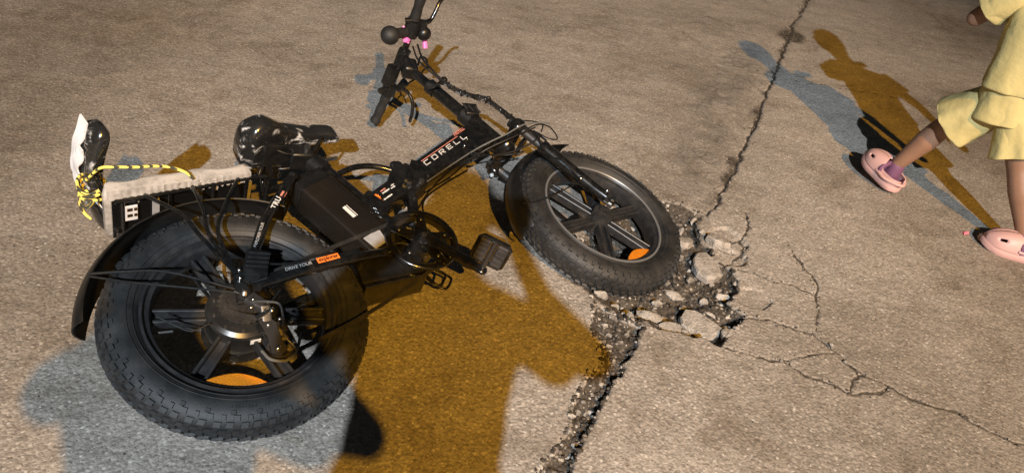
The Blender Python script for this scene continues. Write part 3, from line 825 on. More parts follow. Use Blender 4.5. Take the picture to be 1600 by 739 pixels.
cass = MB()
for k, r in enumerate((0.050, 0.046, 0.041, 0.037, 0.033, 0.029, 0.025)):
    y = -0.0525 - 0.0040 * k
    cass.lathe([(r - 0.012, y), (r, y), (r, y - 0.0018), (r - 0.012, y - 0.0018)], (0, 0), 48, closed=True)
    nt_ = int(14 + (6 - k) * 2)
    for q in range(nt_):
        a = 2 * math.pi * q / nt_
        cass.box(((r + 0.0015) * math.cos(a), y - 0.0009, (r + 0.0015) * math.sin(a)), (0.005, 0.0016, 0.0035), Matrix.Rotation(-a, 3, 'Y'))
cass.lathe([(0.012, -0.050), (0.020, -0.050), (0.018, -0.081), (0.010, -0.082)], (0, 0), 32)
cass.build('cassette', 'chain', bike, ang=25)
# derailleur
der = MB().beam((0.004, -0.098, -0.016), (0.022, -0.106, -0.052), (0.018, 0.030), (0.020, 0.024), e=0.4).beam((0.022, -0.106, -0.052), (0.016, -0.092, -0.088), (0.020, 0.022), (0.016, 0.022), e=0.4).build('derailleur', 'steel', bike)
for y in (-0.086, -0.100):
    MB().plate([(0.000, -0.080), (0.020, -0.074), (0.032, -0.094), (0.028, -0.135), (0.030, -0.160), (0.014, -0.170), (-0.002, -0.158), (0.004, -0.125)], y, y - 0.002).build('cage_plate', 'steel' if y == -0.100 else 'satin', der, smooth=False)
for (px_, pz_) in ((0.015, -0.093), (0.013, -0.152)):
    pu = MB().lathe([(0.004, -0.088), (0.018, -0.089), (0.020, -0.0925), (0.018, -0.096), (0.004, -0.097)], (px_, pz_), 32)
    for q in range(11):
        a = 2 * math.pi * q / 11
        pu.box((px_ + 0.0205 * math.cos(a), -0.0925, pz_ + 0.0205 * math.sin(a)), (0.006, 0.002, 0.004), Matrix.Rotation(-a, 3, 'Y'))
    pu.build('jockey_pulley', 'satin', der, ang=30)
    MB().sphere((px_, -0.104, pz_), 0.0055, 12, 8, sc=(1, .6, 1)).build('pulley_bolt', 'chrome', der)
for q in ((0.028, -0.117, -0.048), (0.006, -0.108, -0.028), (0.030, -0.114, -0.070), (0.040, -0.106, -0.090), (-0.004, -0.106, -0.045), (0.047, -0.102, -0.150), (0.062, -0.100, -0.100)):
    MB().sphere(q, 0.0045, 10, 8).build('adjuster_screw', 'chrome', der)
MB().beam((-0.004, -0.108, -0.074), (0.036, -0.112, -0.064), (0.004, 0.012), (0.003, 0.006)).build('link_plate', 'chrome', der)
MB().cyl((0.015, -0.112, -0.065), (0.067, -0.112, -0.024), 0.0016, 8).build('cable_end', 'chrome', der)
MB().curve([(-0.010, -0.10, -0.022), (0.006, -0.113, -0.036), (0.030, -0.122, -0.052), (0.047, -0.123, -0.066), (0.042, -0.123, -0.100), (0.030, -0.120, -0.137), (0.042, -0.112, -0.172), (0.030, -0.108, -0.185)], 0.0026, 8).build('derailleur_guard', 'steel', der)
MB().curve([(-0.02, -0.105, -0.150), (-0.012, -0.112, -0.178), (0.018, -0.112, -0.190), (0.05, -0.10, -0.165), (0.075, -0.085, -0.125)], 0.0032, 8).build('shift_cable', 'cable_grey', der)

# chain: links along the two runs, round the ring and the sprocket
def chain_path():
    y0, y1 = -0.066, -0.050
    pts = []
    r = 0.086
    a0, a1 = math.radians(100), math.radians(-96)
    sp = Vector((0.004, y0, 0.040))
    top = Vector((BB.x + r * math.cos(a0), y1, BB.z + r * math.sin(a0)))
    n = 26
    for k in range(n): pts.append(sp.lerp(top, k / n))
    for k in range(24):
        a = a0 + (a1 - a0) * k / 24; pts.append(Vector((BB.x + r * math.cos(a), y1, BB.z + r * math.sin(a))))
    bot = Vector((BB.x + r * math.cos(a1), y1, BB.z + r * math.sin(a1)))
    pl = Vector((0.015, -0.0925, -0.172))
    for k in range(30):
        t = k / 30; p = bot.lerp(pl, t); p.z -= 0.014 * math.sin(math.pi * t); pts.append(p)
    pts += [pl, Vector((-0.006, -0.0925, -0.160)), Vector((-0.004, -0.0925, -0.140)), Vector((0.030, -0.0925, -0.112)), Vector((0.036, -0.092, -0.092)), Vector((0.020, -0.088, -0.072)), Vector((-0.02, -0.074, -0.036)), Vector((-0.040, -0.066, -0.012)), Vector((-0.038, -0.066, 0.014)), Vector((-0.02, -0.066, 0.036)), sp]
    return pts
def chain():
    P = chain_path(); out = []; acc = 0; step = 0.0127; last = P[0]; out.append(last.copy())
    for p in P[1:]:
        while (p - last).length >= step:
            last = last + (p - last).normalized() * step; out.append(last.copy())
    mb = MB()
    for i in range(len(out) - 1):
        a, b = out[i], out[i + 1]; t = (b - a).normalized()
        w = 0.0062 if i % 2 else 0.0042
        for sg in (-1, 1):
            mb.beam(a - t * 0.003 + Vector((0, sg * w / 2, 0)), b + t * 0.003 + Vector((0, sg * w / 2, 0)), (0.0012, 0.0082), e=0.6, n=8)
        mb.cyl(a + Vector((0, -0.004, 0)), a + Vector((0, 0.004, 0)), 0.0025, 6)
    mb.build('chain', 'chain', bike, ang=30)
chain()

# ---- fork, head and front mudguard
head = MB().cyl(fp(0.030, 0, 0), fp(0.145, 0, 0), 0.027, 28).cyl(fp(0.018, 0, 0), fp(0.034, 0, 0), 0.030, 28).cyl(fp(0.140, 0, 0), fp(0.156, 0, 0), 0.0305, 28).build('head_tube', 'paint', bike)
MB().beam((0.815, 0, 0.372), (0.935, 0, 0.420), (0.060, 0.095), (0.046, 0.11), e=0.3).build('head_gusset', 'paint', head)
fork = MB().beam(S(fp(0.012, 0.010, -0.095)), S(fp(0.012, 0.010, 0.095)), (0.034, 0.036), e=0.45, side=FW).sphere(S(fp(0.012, 0.012, -0.095)), 0.026, sc=(1, .8, 1)).sphere(S(fp(0.012, 0.012, 0.095)), 0.026, sc=(1, .8, 1)).sphere(S(fp(0.012, 0.0, 0)), 0.034, sc=(1, 1.5, 1)).build('fork', 'paint', bike)
for sg in (-1, 1):
    y = sg * 0.088
    MB().cyl(S(fp(0.03, 0.014, y)), S(fp(-0.13, 0.018, y)), 0.0135, 20).build('stanchion', 'steel', fork)
    MB().cyl(S(fp(0.030, 0.014, y)), S(fp(0.042, 0.014, y)), 0.018, 20).build('stanchion_cap', 'satin', fork)
    MB().tube([S(fp(a, f, y)) for a, f in ((-0.085, 0.017), (-0.088, 0.017), (-0.098, 0.017), (-0.11, 0.017), (-0.30, 0.024), (-0.345, 0.030))], [0.017, 0.0225, 0.0235, 0.0215, 0.0185, 0.0165], 24).build('fork_leg', 'paint', fork)
    MB().plate([(FHUB.x - 0.030, FHUB.z + 0.028), (FHUB.x - 0.012, FHUB.z - 0.012), (FHUB.x + 0.014, FHUB.z - 0.010), (FHUB.x + 0.004, FHUB.z + 0.035)], y * 0.80, y * 0.92).xf(S).build('fork_dropout', 'steel', fork, smooth=False, bevel=0.002)
    MB().cyl(S(FHUB + Vector((0, sg * 0.072, 0))), S(FHUB + Vector((0, sg * 0.092, 0))), 0.0115, 6).cyl(S(FHUB + Vector((0, sg * 0.09, 0))), S(FHUB + Vector((0, sg * 0.101, 0))), 0.006, 10).build('axle_nut', 'chrome', fork, ang=20)
MB().sphere(S(fp(-0.335, 0.030, -0.107)), 0.0065).build('leg_bolt', 'chrome', fork)
MB().beam(S(fp(-0.01, 0.02, 0.10)), S(fp(-0.055, 0.035, 0.10)), (0.03, 0.03)).build('lamp_bracket', 'satin', fork)
MB().sphere(S(fp(0.000, -0.020, 0.098)), 0.0075).build('lamp_lens', 'lens', fork)
MB().beam(S(FHUB + Vector((-0.052, 0.075, 0.060))), S(FHUB + Vector((-0.078, 0.070, 0.012))), (0.030, 0.034), e=0.4).build('brake_caliper', 'chrome', fork)
def mudguard(c, r, half, a0, a1, xf, name, tip=True):
    n = 40; m = 9; rings = []
    for i in range(n):
        t = i / (n - 1); a = math.radians(a0 + (a1 - a0) * t)
        h = half * (1 - 0.35 * max(0, (t - 0.9) / 0.1) ** 2)
        outer = []; inner = []
        for k in range(m):
            s_ = -1 + 2 * k / (m - 1)
            rr = r - 0.020 * abs(s_) ** 2.2
            outer.append((c[0] + rr * math.cos(a), s_ * h, c[1] + rr * math.sin(a)))
            inner.append((c[0] + (rr - 0.003) * math.cos(a), s_ * h * .97, c[1] + (rr - 0.003) * math.sin(a)))
        rings.append(outer + inner[::-1])
    return MB().rings(rings).xf(xf).build(name, 'satin', bike, ang=50)
rg = mudguard((0, 0), 0.324, 0.058, 52, 167, ident, 'rear_mudguard')
fg = mudguard((FHUB.x, FHUB.z), 0.312, 0.052, 78, 179, S, 'front_mudguard')
def stay(pts, parent, r=0.0028, mat='steel', name='mudguard_stay'):
    return MB().curve(pts, r, 8).build(name, mat, parent)
stay([(-0.262, -0.060, 0.162), (-0.20, -0.078, 0.135), (-0.126, -0.085, 0.106), (-0.03, -0.092, 0.030), (0.0, -0.094, 0.005)], rg, mat='cable')
stay([(-0.262, -0.058, 0.158), (-0.19, -0.075, 0.105), (-0.10, -0.085, 0.055), (0.0, -0.094, 0.0)], rg, 0.0024, mat='cable')
stay([(-0.262, 0.060, 0.162), (-0.15, 0.085, 0.10), (0.0, 0.094, 0.0)], rg, mat='cable')
stay([S(FHUB + Vector((-0.296, -0.052, 0.075))), S(FHUB + Vector((-0.22, -0.062, 0.070))), S(FHUB + Vector((-0.10, -0.086, 0.085)))], fg, 0.0024, mat='cable')
MB().sphere(S(FHUB + Vector((-0.085, -0.112, 0.086))), 0.006).build('stay_screw', 'chrome', fg)
MB().beam(S(fp(-0.01, 0.055, 0)), S(fp(0.002, 0.118, -0.015)), (0.06, 0.012), (0.05, 0.006)).build('mudguard_tab', 'satin', fg)

# ---- handle post, handlebar and controls
post = MB().cyl(S(fp(0.155, 0, 0)), S(fp(0.345, 0, 0)), 0.0205, 28).build('handle_post', 'paint', bike)
MB().cyl(S(fp(0.33, 0, 0)), S(fp(0.47, 0, 0)), 0.0155, 24).build('inner_post', 'paint', post)
MB().cyl(S(fp(0.320, 0, 0)), S(fp(0.352, 0, 0)), 0.0245, 24).build('post_collar', 'satin', post)
MB().cyl(S(fp(0.335, 0.020, -0.01)), S(fp(0.335, 0.045, -0.018)), 0.006, 12).sphere(S(fp(0.335, 0.050, -0.020)), 0.0125).build('collar_knob', 'satin', post)
MB().cyl(S(fp(0.150, 0, 0)), S(fp(0.200, 0, 0)), 0.0275, 24).box(S(fp(0.180, 0.01, -0.02)), (0.045, 0.03, 0.05), Matrix.Rotation(0.3, 3, 'Y')).build('fold_clamp', 'satin', post, bevel=0.004)
for k, (a, f, y) in enumerate(((0.165, 0.018, -0.036), (0.180, 0.0, -0.037), (0.197, -0.012, -0.036), (0.175, 0.026, -0.030))):
    MB().beam(S(fp(a - 0.014, f, y)), S(fp(a + 0.014, f + 0.006, y)), (0.004, 0.006)).build('clamp_latch', 'steel', post)
MB().box(S(fp(0.445, 0.0, 0)), (0.05, 0.05, 0.06), Matrix.Rotation(0.32, 3, 'Y')).build('stem_block', 'satin', post, bevel=0.01)
MB().curve([S(fp(0.43, 0.02, -0.02)), S(fp(0.45, 0.05, -0.03)), S(fp(0.43, 0.055, -0.035)), S(fp(0.40, 0.03, -0.03))], 0.004).build('stem_lever', 'satin', post)

BARC = 0.4953
def bp_(y, a=0.0, f=0.0): return S(fp(BARC + 0.006 * abs(y) / 0.27 + a, 0.0165 - 0.012 * (abs(y) / 0.27) ** 2 + f, y))
bar = MB().tube([bp_(y) for y in np.linspace(-0.285, 0.272, 25)], 0.0112, 16).build('handlebar', 'paint', bike)
for sg in (-1, 1):
    MB().beam(bp_(sg * 0.024), bp_(sg * 0.036), (0.032, 0.036), e=0.6).build('bar_clamp', 'satin', bar)
    ys_ = np.linspace(0.155, 0.285 if sg < 0 else 0.278, 14)
    rr_ = [0.0165 + 0.0012 * math.sin(k * 1.1) for k in range(14)]; rr_[0] = 0.018; rr_[-1] = 0.0185; rr_[-2] = 0.0185
    MB().tube([bp_(sg * y) for y in ys_], rr_, 20).build('grip', 'grip', bar)
MB().cyl(bp_(0.0, -0.02), bp_(0.0, 0.0), 0.02, 20).beam(bp_(-0.03), bp_(0.03), (0.036, 0.036), e=0.6).build('stem_clamp', 'satin', bar)
for f, y in ((0.028, -0.02), (-0.026, -0.02), (0.028, 0.02), (-0.026, 0.02)):
    MB().cyl(bp_(y, 0.0, f * .4), bp_(y, 0.0, f * 1.15), 0.006, 10).build('clamp_bolt', 'satin', bar)
# left: display box, throttle ring, brake lever
MB().beam(bp_(0.030, 0.004, -0.026), bp_(0.105, 0.004, -0.026), (0.024, 0.034), e=0.25).build('display_unit', 'satin', bar)
MB().beam(bp_(0.112), bp_(0.150), (0.046, 0.042), e=0.6).build('throttle', 'satin', bar)
MB().beam(bp_(0.125, 0.0, -0.015), bp_(0.132, 0.006, -0.046), (0.016, 0.018), e=0.5).build('throttle_thumb', 'satin', bar)
MB().beam(bp_(0.118, 0.0, -0.022), bp_(0.132, 0.003, -0.024), (0.004, 0.006)).build('switch_mark', 'chrome', bar)
MB().beam(bp_(0.085, -0.03, 0.028), bp_(0.130, -0.014, 0.030), (0.030, 0.022), (0.022, 0.020), e=0.45).build('brake_body', 'satin', bar)
MB().curve([bp_(0.120, -0.020, 0.034), bp_(0.130, -0.045, 0.052), bp_(0.150, -0.072, 0.056), bp_(0.180, -0.090, 0.052), bp_(0.212, -0.098, 0.050), bp_(0.226, -0.092, 0.064)], [0.0075] * 6 + [0.0062] * 25, 10).build('brake_lever', 'paint', bar)
# right: gear shifter, brake lever
MB().beam(bp_(-0.095), bp_(-0.150), (0.046, 0.050), (0.040, 0.044), e=0.5).build('shifter_clamp', 'satin', bar)
MB().sphere(bp_(-0.115, -0.034, 0.028), 0.024, sc=(1, 1, .8)).beam(bp_(-0.13, -0.01, 0.022), bp_(-0.10, -0.03, 0.044), (0.034, 0.030), e=0.5).build('shifter_pod', 'satin', bar)
MB().beam(bp_(-0.150, -0.012, 0.026), bp_(-0.105, -0.026, 0.034), (0.030, 0.026), e=0.45).build('brake_body', 'satin', bar)
MB().curve([bp_(-0.140, -0.014, 0.040), bp_(-0.150, -0.016, 0.066), bp_(-0.176, -0.012, 0.084), bp_(-0.204, -0.004, 0.105), bp_(-0.222, 0.0, 0.138), bp_(-0.218, -0.002, 0.158)], [0.0085] * 6 + [0.0068] * 25, 10).build('brake_lever', 'paint', bar)
MB().sphere(bp_(-0.218, -0.002, 0.158), 0.0085).build('lever_ball', 'paint', bar)
MB().beam(bp_(-0.152, 0.0, -0.014), bp_(-0.146, 0.012, -0.030), (0.014, 0.016)).build('shift_paddle', 'satin', bar)
for y, a, f in ((-0.118, -0.012, -0.008), (-0.124, -0.030, 0.046)):
    MB().sphere(bp_(y, a, f), 0.0048).build('control_screw', 'chrome', bar)
hb = bp_(-0.108, 0.006, -0.095)
horn = MB().sphere(hb, 0.0300, 24, 16).build('bulb_horn', 'grip', bike, label='black rubber bulb horn clamped to the handlebar')
MB().tube([bp_(-0.108, 0.006, -0.075), bp_(-0.108, 0.006, -0.06), bp_(-0.106, 0.004, -0.025)], [0.019, 0.0165, 0.0165], 20).build('horn_neck', 'grip', horn)
MB().lathe([(0.0165, -0.005), (0.0185, -0.005), (0.0185, 0.005), (0.0165, 0.005)], (0, 0), 24, closed=True).xf(lambda p: bp_(-0.088 + 0.0, 0.004, -0.010) + _qs @ Vector((p.x, p.y * 1.2, p.z))).build('horn_clip', 'pink', horn)
MB().curve([bp_(-0.122, 0.016, -0.024), bp_(-0.100, 0.004, -0.030), bp_(-0.080, -0.004, -0.020), bp_(-0.074, -0.012, -0.010)], 0.0042).build('horn_clip_lug', 'pink', horn)
MB().lathe([(0.003, -0.003), (0.008, -0.003), (0.008, 0.003), (0.003, 0.003)], (0, 0), 20, closed=True).xf(lambda p: bp_(-0.080, -0.004, -0.020) + p).build('horn_clip_eye', 'pink', horn)
MB().beam(bp_(-0.088, -0.035, 0.040), bp_(-0.068, -0.050, 0.036), (0.014, 0.014), e=0.5).build('horn_strap_end', 'pink', horn)

# ---- cables
def cable(pts, r=0.0028, mat='cable', name='cable', sub=6):
    return MB().curve(pts, r, 8, sub).build(name, mat, bike)
bpts = [(0.826, -0.10, 0.75), (0.808, -0.10, 0.682), (0.813, -0.10, 0.638), (0.832, -0.09, 0.589), (0.865, -0.08, 0.547), (0.902, -0.08, 0.514), (0.945, -0.08, 0.493), (0.972, -0.08, 0.443), (0.988, -0.085, 0.386), (1.0, -0.095, 0.334), (1.022, -0.10, 0.292), (1.035, -0.10, 0.262)]
cable(bpts, 0.0034)
off = lambda P, d: [(p[0] + d[0], p[1] + d[1], p[2] + d[2]) for p in P]
cable([(0.805, -0.1, 0.743), (0.79, -0.1, 0.684), (0.797, -0.1, 0.639), (0.825, -0.09, 0.597)] + off(bpts[4:9], (0.002, -0.004, 0.004)) + [(1.01, -0.10, 0.30), (0.99, -0.11, 0.265), (0.93, -0.07, 0.27), (0.86, -0.045, 0.285)], 0.0028)
cable([bp_(0.10, -0.03, 0.03), bp_(0.05, -0.06, 0.03), bp_(-0.02, -0.09, 0.03)] + off(bpts[3:9], (-0.003, 0.004, 0.000)) + [(1.02, -0.085, 0.345)], 0.0028)
core = spline(bpts[3:10], 40); hel = []; acc_ = 0.0
for i in range(1, len(core) - 1):
    d = (core[i + 1] - core[i - 1]).normalized(); acc_ += (core[i] - core[i - 1]).length
    a = d.cross(Vector((0, 1, 0))).normalized(); b = d.cross(a); q = 2 * math.pi * acc_ / 0.021
    hel.append(core[i] + (a * math.cos(q) + b * math.sin(q)) * (0.0072 + 0.001 * math.sin(acc_ * 60)))
MB().tube(hel, 0.0021, 6).build('cable_wrap', 'cable', bike)
for i in (60, 130, 190):
    p = core[i]; d = (core[i + 1] - core[i - 1]).normalized(); a = d.cross(Vector((0, 1, 0))).normalized(); b = d.cross(a)
    MB().tube([p + a * 0.010 * math.cos(2 * math.pi * z / 14) + b * 0.010 * math.sin(2 * math.pi * z / 14) + d * 0.004 * math.sin(2 * math.pi * z / 14) for z in range(14)], 0.0028, 6, closed=True).build('cable_tie', 'cable', bike)
MB().curve([(0.905, -0.08, 0.508), (0.915, -0.09, 0.478), (0.945, -0.095, 0.472), (0.958, -0.09, 0.490), (0.940, -0.075, 0.505)], 0.0022, 8).build('loose_cable_loop', 'cable', bike)
MB().curve([(0.80, -0.05, 0.60), (0.83, -0.075, 0.585), (0.86, -0.08, 0.56)], 0.0025, 8).build('cable_tie', 'cable', bike)
cable([(1.005, -0.10, 0.325), (1.056, -0.095, 0.338), (1.075, -0.11, 0.306), (1.066, -0.115, 0.252), (1.030, -0.12, 0.252), (1.0, -0.115, 0.30)], 0.0022)
cable([(0.99, -0.10, 0.36), (1.035, -0.10, 0.352), (1.05, -0.115, 0.318), (1.02, -0.12, 0.285)], 0.0022)
cable([(1.065, -0.13, 0.305), (0.983, -0.125, 0.322), (0.913, -0.10, 0.316), (0.852, -0.07, 0.318), (0.801, -0.048, 0.314), (0.726, -0.042, 0.289), (0.673, -0.038, 0.270), (0.60, -0.05, 0.235)], 0.0024, 'cable_grey')
cable([(1.005, -0.125, 0.302), (0.916, -0.10, 0.297), (0.853, -0.07, 0.300), (0.811, -0.048, 0.298), (0.743, -0.044, 0.280), (0.66, -0.04, 0.247), (0.58, -0.03, 0.20), (0.52, -0.02, 0.15)], 0.0026)
cable([(0.967, -0.06, 0.270), (0.933, -0.05, 0.274), (0.906, -0.04, 0.285), (0.855, -0.04, 0.296), (0.782, -0.044, 0.288), (0.70, -0.04, 0.25), (0.62, -0.03, 0.225)], 0.0026)
cable([(0.80, 0.02, 0.30), (0.72, 0.02, 0.275), (0.64, 0.02, 0.245), (0.595, 0.02, 0.215), (0.575, 0.02, 0.17), (0.55, 0.02, 0.12)], 0.003)
cable([(1.02, -0.11, 0.29), (1.0, -0.105, 0.25), (1.01, -0.10, 0.20), (1.03, -0.112, 0.16), (1.05, -0.10, 0.09)], 0.0024)
for q in ((0.80, -0.047, 0.322), (0.79, -0.048, 0.309), (0.818, -0.050, 0.330)):
    MB().beam(Vector(q), Vector(q) + Vector((0.012, 0, -0.02)), (0.005, 0.004)).build('cable_clip', 'satin', bike)
MB().sphere((0.80, -0.036, 0.352), 0.004).build('frame_rivet', 'chrome', bike)
MB().sphere((0.825, -0.036, 0.378), 0.003).build('frame_rivet', 'chrome', bike)
cable([(0.30, -0.05, 0.04), (0.26, -0.062, 0.055), (0.20, -0.082, 0.058), (0.12, -0.09, 0.05), (0.06, -0.10, 0.06)], 0.003)
cable([(0.24, -0.06, 0.315), (0.20, -0.075, 0.27), (0.13, -0.09, 0.19), (0.05, -0.10, 0.09)], 0.0026)
# slack wire hanging inside the rear wheel
cable([(-0.168, -0.052, 0.025), (-0.14, -0.05, -0.008), (-0.115, -0.045, -0.026), (-0.078, -0.048, -0.022)], 0.0022)

# ---- rear carrier, passenger seat and saddle
rack = MB().tube(spline([(-0.165, -0.062, 0.338), (-0.05, -0.062, 0.340), (0.10, -0.062, 0.343), (0.165, -0.060, 0.344), (0.185, -0.045, 0.344), (0.188, 0.0, 0.344), (0.185, 0.045, 0.344), (0.165, 0.060, 0.344), (0.10, 0.062, 0.343), (-0.05, 0.062, 0.340), (-0.165, 0.062, 0.338)], 5), 0.0058, 12).build('rear_rack', 'paint', bike)
for x in (-0.15, -0.05, 0.05, 0.13):
    MB().cyl((x, -0.060, 0.340), (x, 0.060, 0.340), 0.005, 10).build('crossbar', 'paint', rack)
MB().beam((0.186, 0, 0.344), (0.30, 0, 0.352), (0.022, 0.012)).build('rack_link', 'paint', rack)
MB().curve([(0.160, -0.06, 0.345), (0.175, -0.075, 0.365), (0.186, -0.06, 0.378), (0.186, -0.01, 0.372), (0.180, 0.0, 0.344)], 0.0055, 10).build('rack_hoop', 'paint', rack)
for sg in (-1, 1):
    for x, z in ((0.108, 0.343), (0.0, 0.341), (-0.105, 0.339)):
        MB().curve([(x, sg * 0.068, z), (x * 0.45 - 0.004, sg * 0.080, 0.255), (-0.016 + x * 0.18, sg * 0.088, 0.178), (0.0, sg * 0.095, 0.055)], 0.0046, 10).build('rack_strut', 'paint', rack)

def rbox_loft(xs_, prof, zc):
    # rounded pads along X ; prof(x)->(half width, z0, z1)
    rings = []
    for x in xs_:
        hw, z0, z1 = prof(x); ring = []
        for k in range(28):
            q = 2 * math.pi * k / 28; c, sn = math.cos(q), math.sin(q)
            ring.append((x, hw * math.copysign(abs(c) ** 0.45, c), (z0 + z1) / 2 + (z1 - z0) / 2 * math.copysign(abs(sn) ** 0.55, sn)))
        rings.append(ring)
    return rings
def padprof(x):
    t = (x + 0.185) / 0.335
    e = min(1, t / 0.06, (1 - t) / 0.05); e = max(0.0, e); e = math.sqrt(1 - (1 - e) ** 2)
    hw = (0.088 - 0.014 * t) * (0.72 + 0.28 * e)
    zb = 0.352 + 0.002 * t
    return hw, zb, zb + (0.036 - 0.004 * math.sin(t * 9)) * (0.45 + 0.55 * e) + 0.004 * math.sin(x * 60)
xs_ = [-0.185 + 0.335 * k / 36 for k in range(37)]
pad = MB().rings(rbox_loft(xs_, padprof, 0)).build('passenger_seat', 'cushion', bike, ang=60, label='passenger seat pad wrapped in torn clear film')
MB().beam((-0.172, 0, 0.349), (0.138, 0, 0.351), (0.150, 0.009), (0.128, 0.009), e=0.15).build('seat_board', 'vinyl', pad)
for k in range(7):
    x = -0.15 + 0.042 * k + random.uniform(-.008, .008); L = random.uniform(0.02, 0.05); w = random.uniform(0.008, 0.02)
    zb = 0.3435
    fl = MB(); rings = []
    for j in range(5):
        t = j / 4; yy = -0.078 + L * t; ww = w * (1 - 0.5 * t)
        rings.append([(x - ww / 2, yy, zb - 0.002 + 0.003 * math.sin(j * 2.1 + k)), (x + ww / 2, yy, zb + 0.003 * math.sin(j * 1.7 + k)), (x + ww / 2, yy, zb + 0.0014 + 0.003 * math.sin(j * 1.7 + k)), (x - ww / 2, yy, zb - 0.0006 + 0.003 * math.sin(j * 2.1 + k))])
    MB().rings(rings).build('film_flap', 'cushion', pad)
# torn hem of film along the near edge
hem = MB(); rings = []
for i in range(80):
    t = i / 79; x = -0.180 + 0.32 * t
    d = 0.006 + 0.010 * abs(math.sin(i * 0.9)) * random.uniform(0.3, 1.0)
    y = -(0.087 - 0.014 * t)
    rings.append([(x, y - 0.003, 0.366), (x, y - 0.004 + 0.004 * math.sin(i), 0.352 - d * 0.4), (x, y + 0.012 + d, 0.342 + 0.002 * math.sin(i * 1.7)), (x, y + 0.012 + d, 0.340 + 0.002 * math.sin(i * 1.7)), (x, y - 0.006, 0.347 - d * 0.4), (x, y - 0.006, 0.366)])
MB().rings(rings).build('film_hem', 'cushion', pad)
brk = MB().box((-0.135, -0.015, 0.338), (0.030, 0.050, 0.003)).build('seat_bracket', 'foamwhite', pad, smooth=False, bevel=0.001)
for yy in (-0.028, -0.008):
    MB().box((-0.137, yy, 0.3360), (0.011, 0.009, 0.0016)).build('bracket_slot', 'blacktext', brk, smooth=False)
    MB().box((-0.125, yy, 0.3360), (0.006, 0.009, 0.0016)).build('bracket_slot', 'blacktext', brk, smooth=False)
MB().box((-0.080, 0.010, 0.3400), (0.016, 0.110, 0.003)).build('seat_bracket', 'foil', pad, smooth=False, bevel=0.001)
MB().box((0.020, -0.005, 0.3410), (0.012, 0.110, 0.003)).build('seat_bracket', 'steel', pad, smooth=False, bevel=0.001)
MB().curve([(-0.165, 0.05, 0.337), (-0.13, 0.066, 0.334), (-0.08, 0.070, 0.334)], 0.0045).build('chrome_hook', 'chrome', pad)

# backrest across the carrier
def backrest():
    rings = []; n = 30
    for i in range(n):
        t = i / (n - 1); y = -0.175 + 0.35 * t
        e = min(1, t / 0.10, (1 - t) / 0.10); e = math.sqrt(max(0, 1 - (1 - e) ** 2)) * 0.8 + 0.2
        bow = 0.030 * ((y / 0.175) ** 2)
        cx = -0.188 + bow; cz = 0.470
        ring = []
        for k in range(22):
            q = 2 * math.pi * k / 22; c, sn = math.cos(q), math.sin(q)
            dx = 0.019 * e * math.copysign(abs(c) ** 0.6, c); dz = 0.036 * e * math.copysign(abs(sn) ** 0.6, sn)
            ring.append((cx + dx - dz * 0.18, y, cz + dz))
        rings.append(ring)
    return rings
br = backrest()
back = MB().rings(br).build('backrest', 'vinyl', bike, ang=60, label='black passenger backrest in clear film and white foam')
def inflate(rings, k, jit=0.0):
    out = []
    for r in rings:
        c = Vector((0, 0, 0))
        for p in r: c += Vector(p)
        c /= len(r)
        out.append([c + (Vector(p) - c) * (1 + k / max(0.01, (Vector(p) - c).length) + random.uniform(-jit, jit)) for p in r])
    return out
MB().rings(inflate(br, 0.003, 0.006)).build('film_wrap', 'film', back, ang=80)
# white foam sheet on the rear face, right half, then a flap near the middle
def sheet(y0, y1, dz0, dz1, name, dxo):
    rings = []
    for i in range(14):
        t = i / 13; y = y0 + (y1 - y0) * t; bow = 0.030 * ((y / 0.175) ** 2); cx = -0.188 + bow - 0.030 + dxo
        a = dz0 + 0.003 * math.sin(i * 1.3); b = dz1 + 0.002 * math.cos(i * 1.1)
        rings.append([(cx - a * 0.18 + 0.004 * math.sin(i * .8), y, 0.470 + a), (cx - b * 0.18, y, 0.470 + b), (cx - b * 0.18 + 0.003, y, 0.470 + b), (cx - a * 0.18 + 0.003 + 0.004 * math.sin(i * .8), y, 0.470 + a)])
    return MB().rings(rings).build(name, 'foamwhite', back, ang=50)
sheet(-0.174, -0.010, 0.004, 0.036, 'foam_sheet', 0.006)
sheet(-0.110, 0.012, -0.012, 0.020, 'foam_sheet', 0.004)
MB().rings([[(-0.200, 0.010, 0.452), (-0.192, 0.004, 0.430), (-0.190, 0.004, 0.430), (-0.198, 0.010, 0.453)], [(-0.196, 0.030, 0.448), (-0.180, 0.034, 0.410), (-0.178, 0.034, 0.410), (-0.194, 0.030, 0.449)], [(-0.186, 0.055, 0.436), (-0.150, 0.060, 0.400), (-0.149, 0.060, 0.402), (-0.185, 0.055, 0.438)]]).build('foam_flap', 'foamwhite', back)
for sg in (-1, 1):
    MB().curve([(-0.160, sg * 0.05, 0.342), (-0.178, sg * 0.05, 0.38), (-0.182, sg * 0.05, 0.44)], 0.0055, 10).build('backrest_bar', 'paint', back)

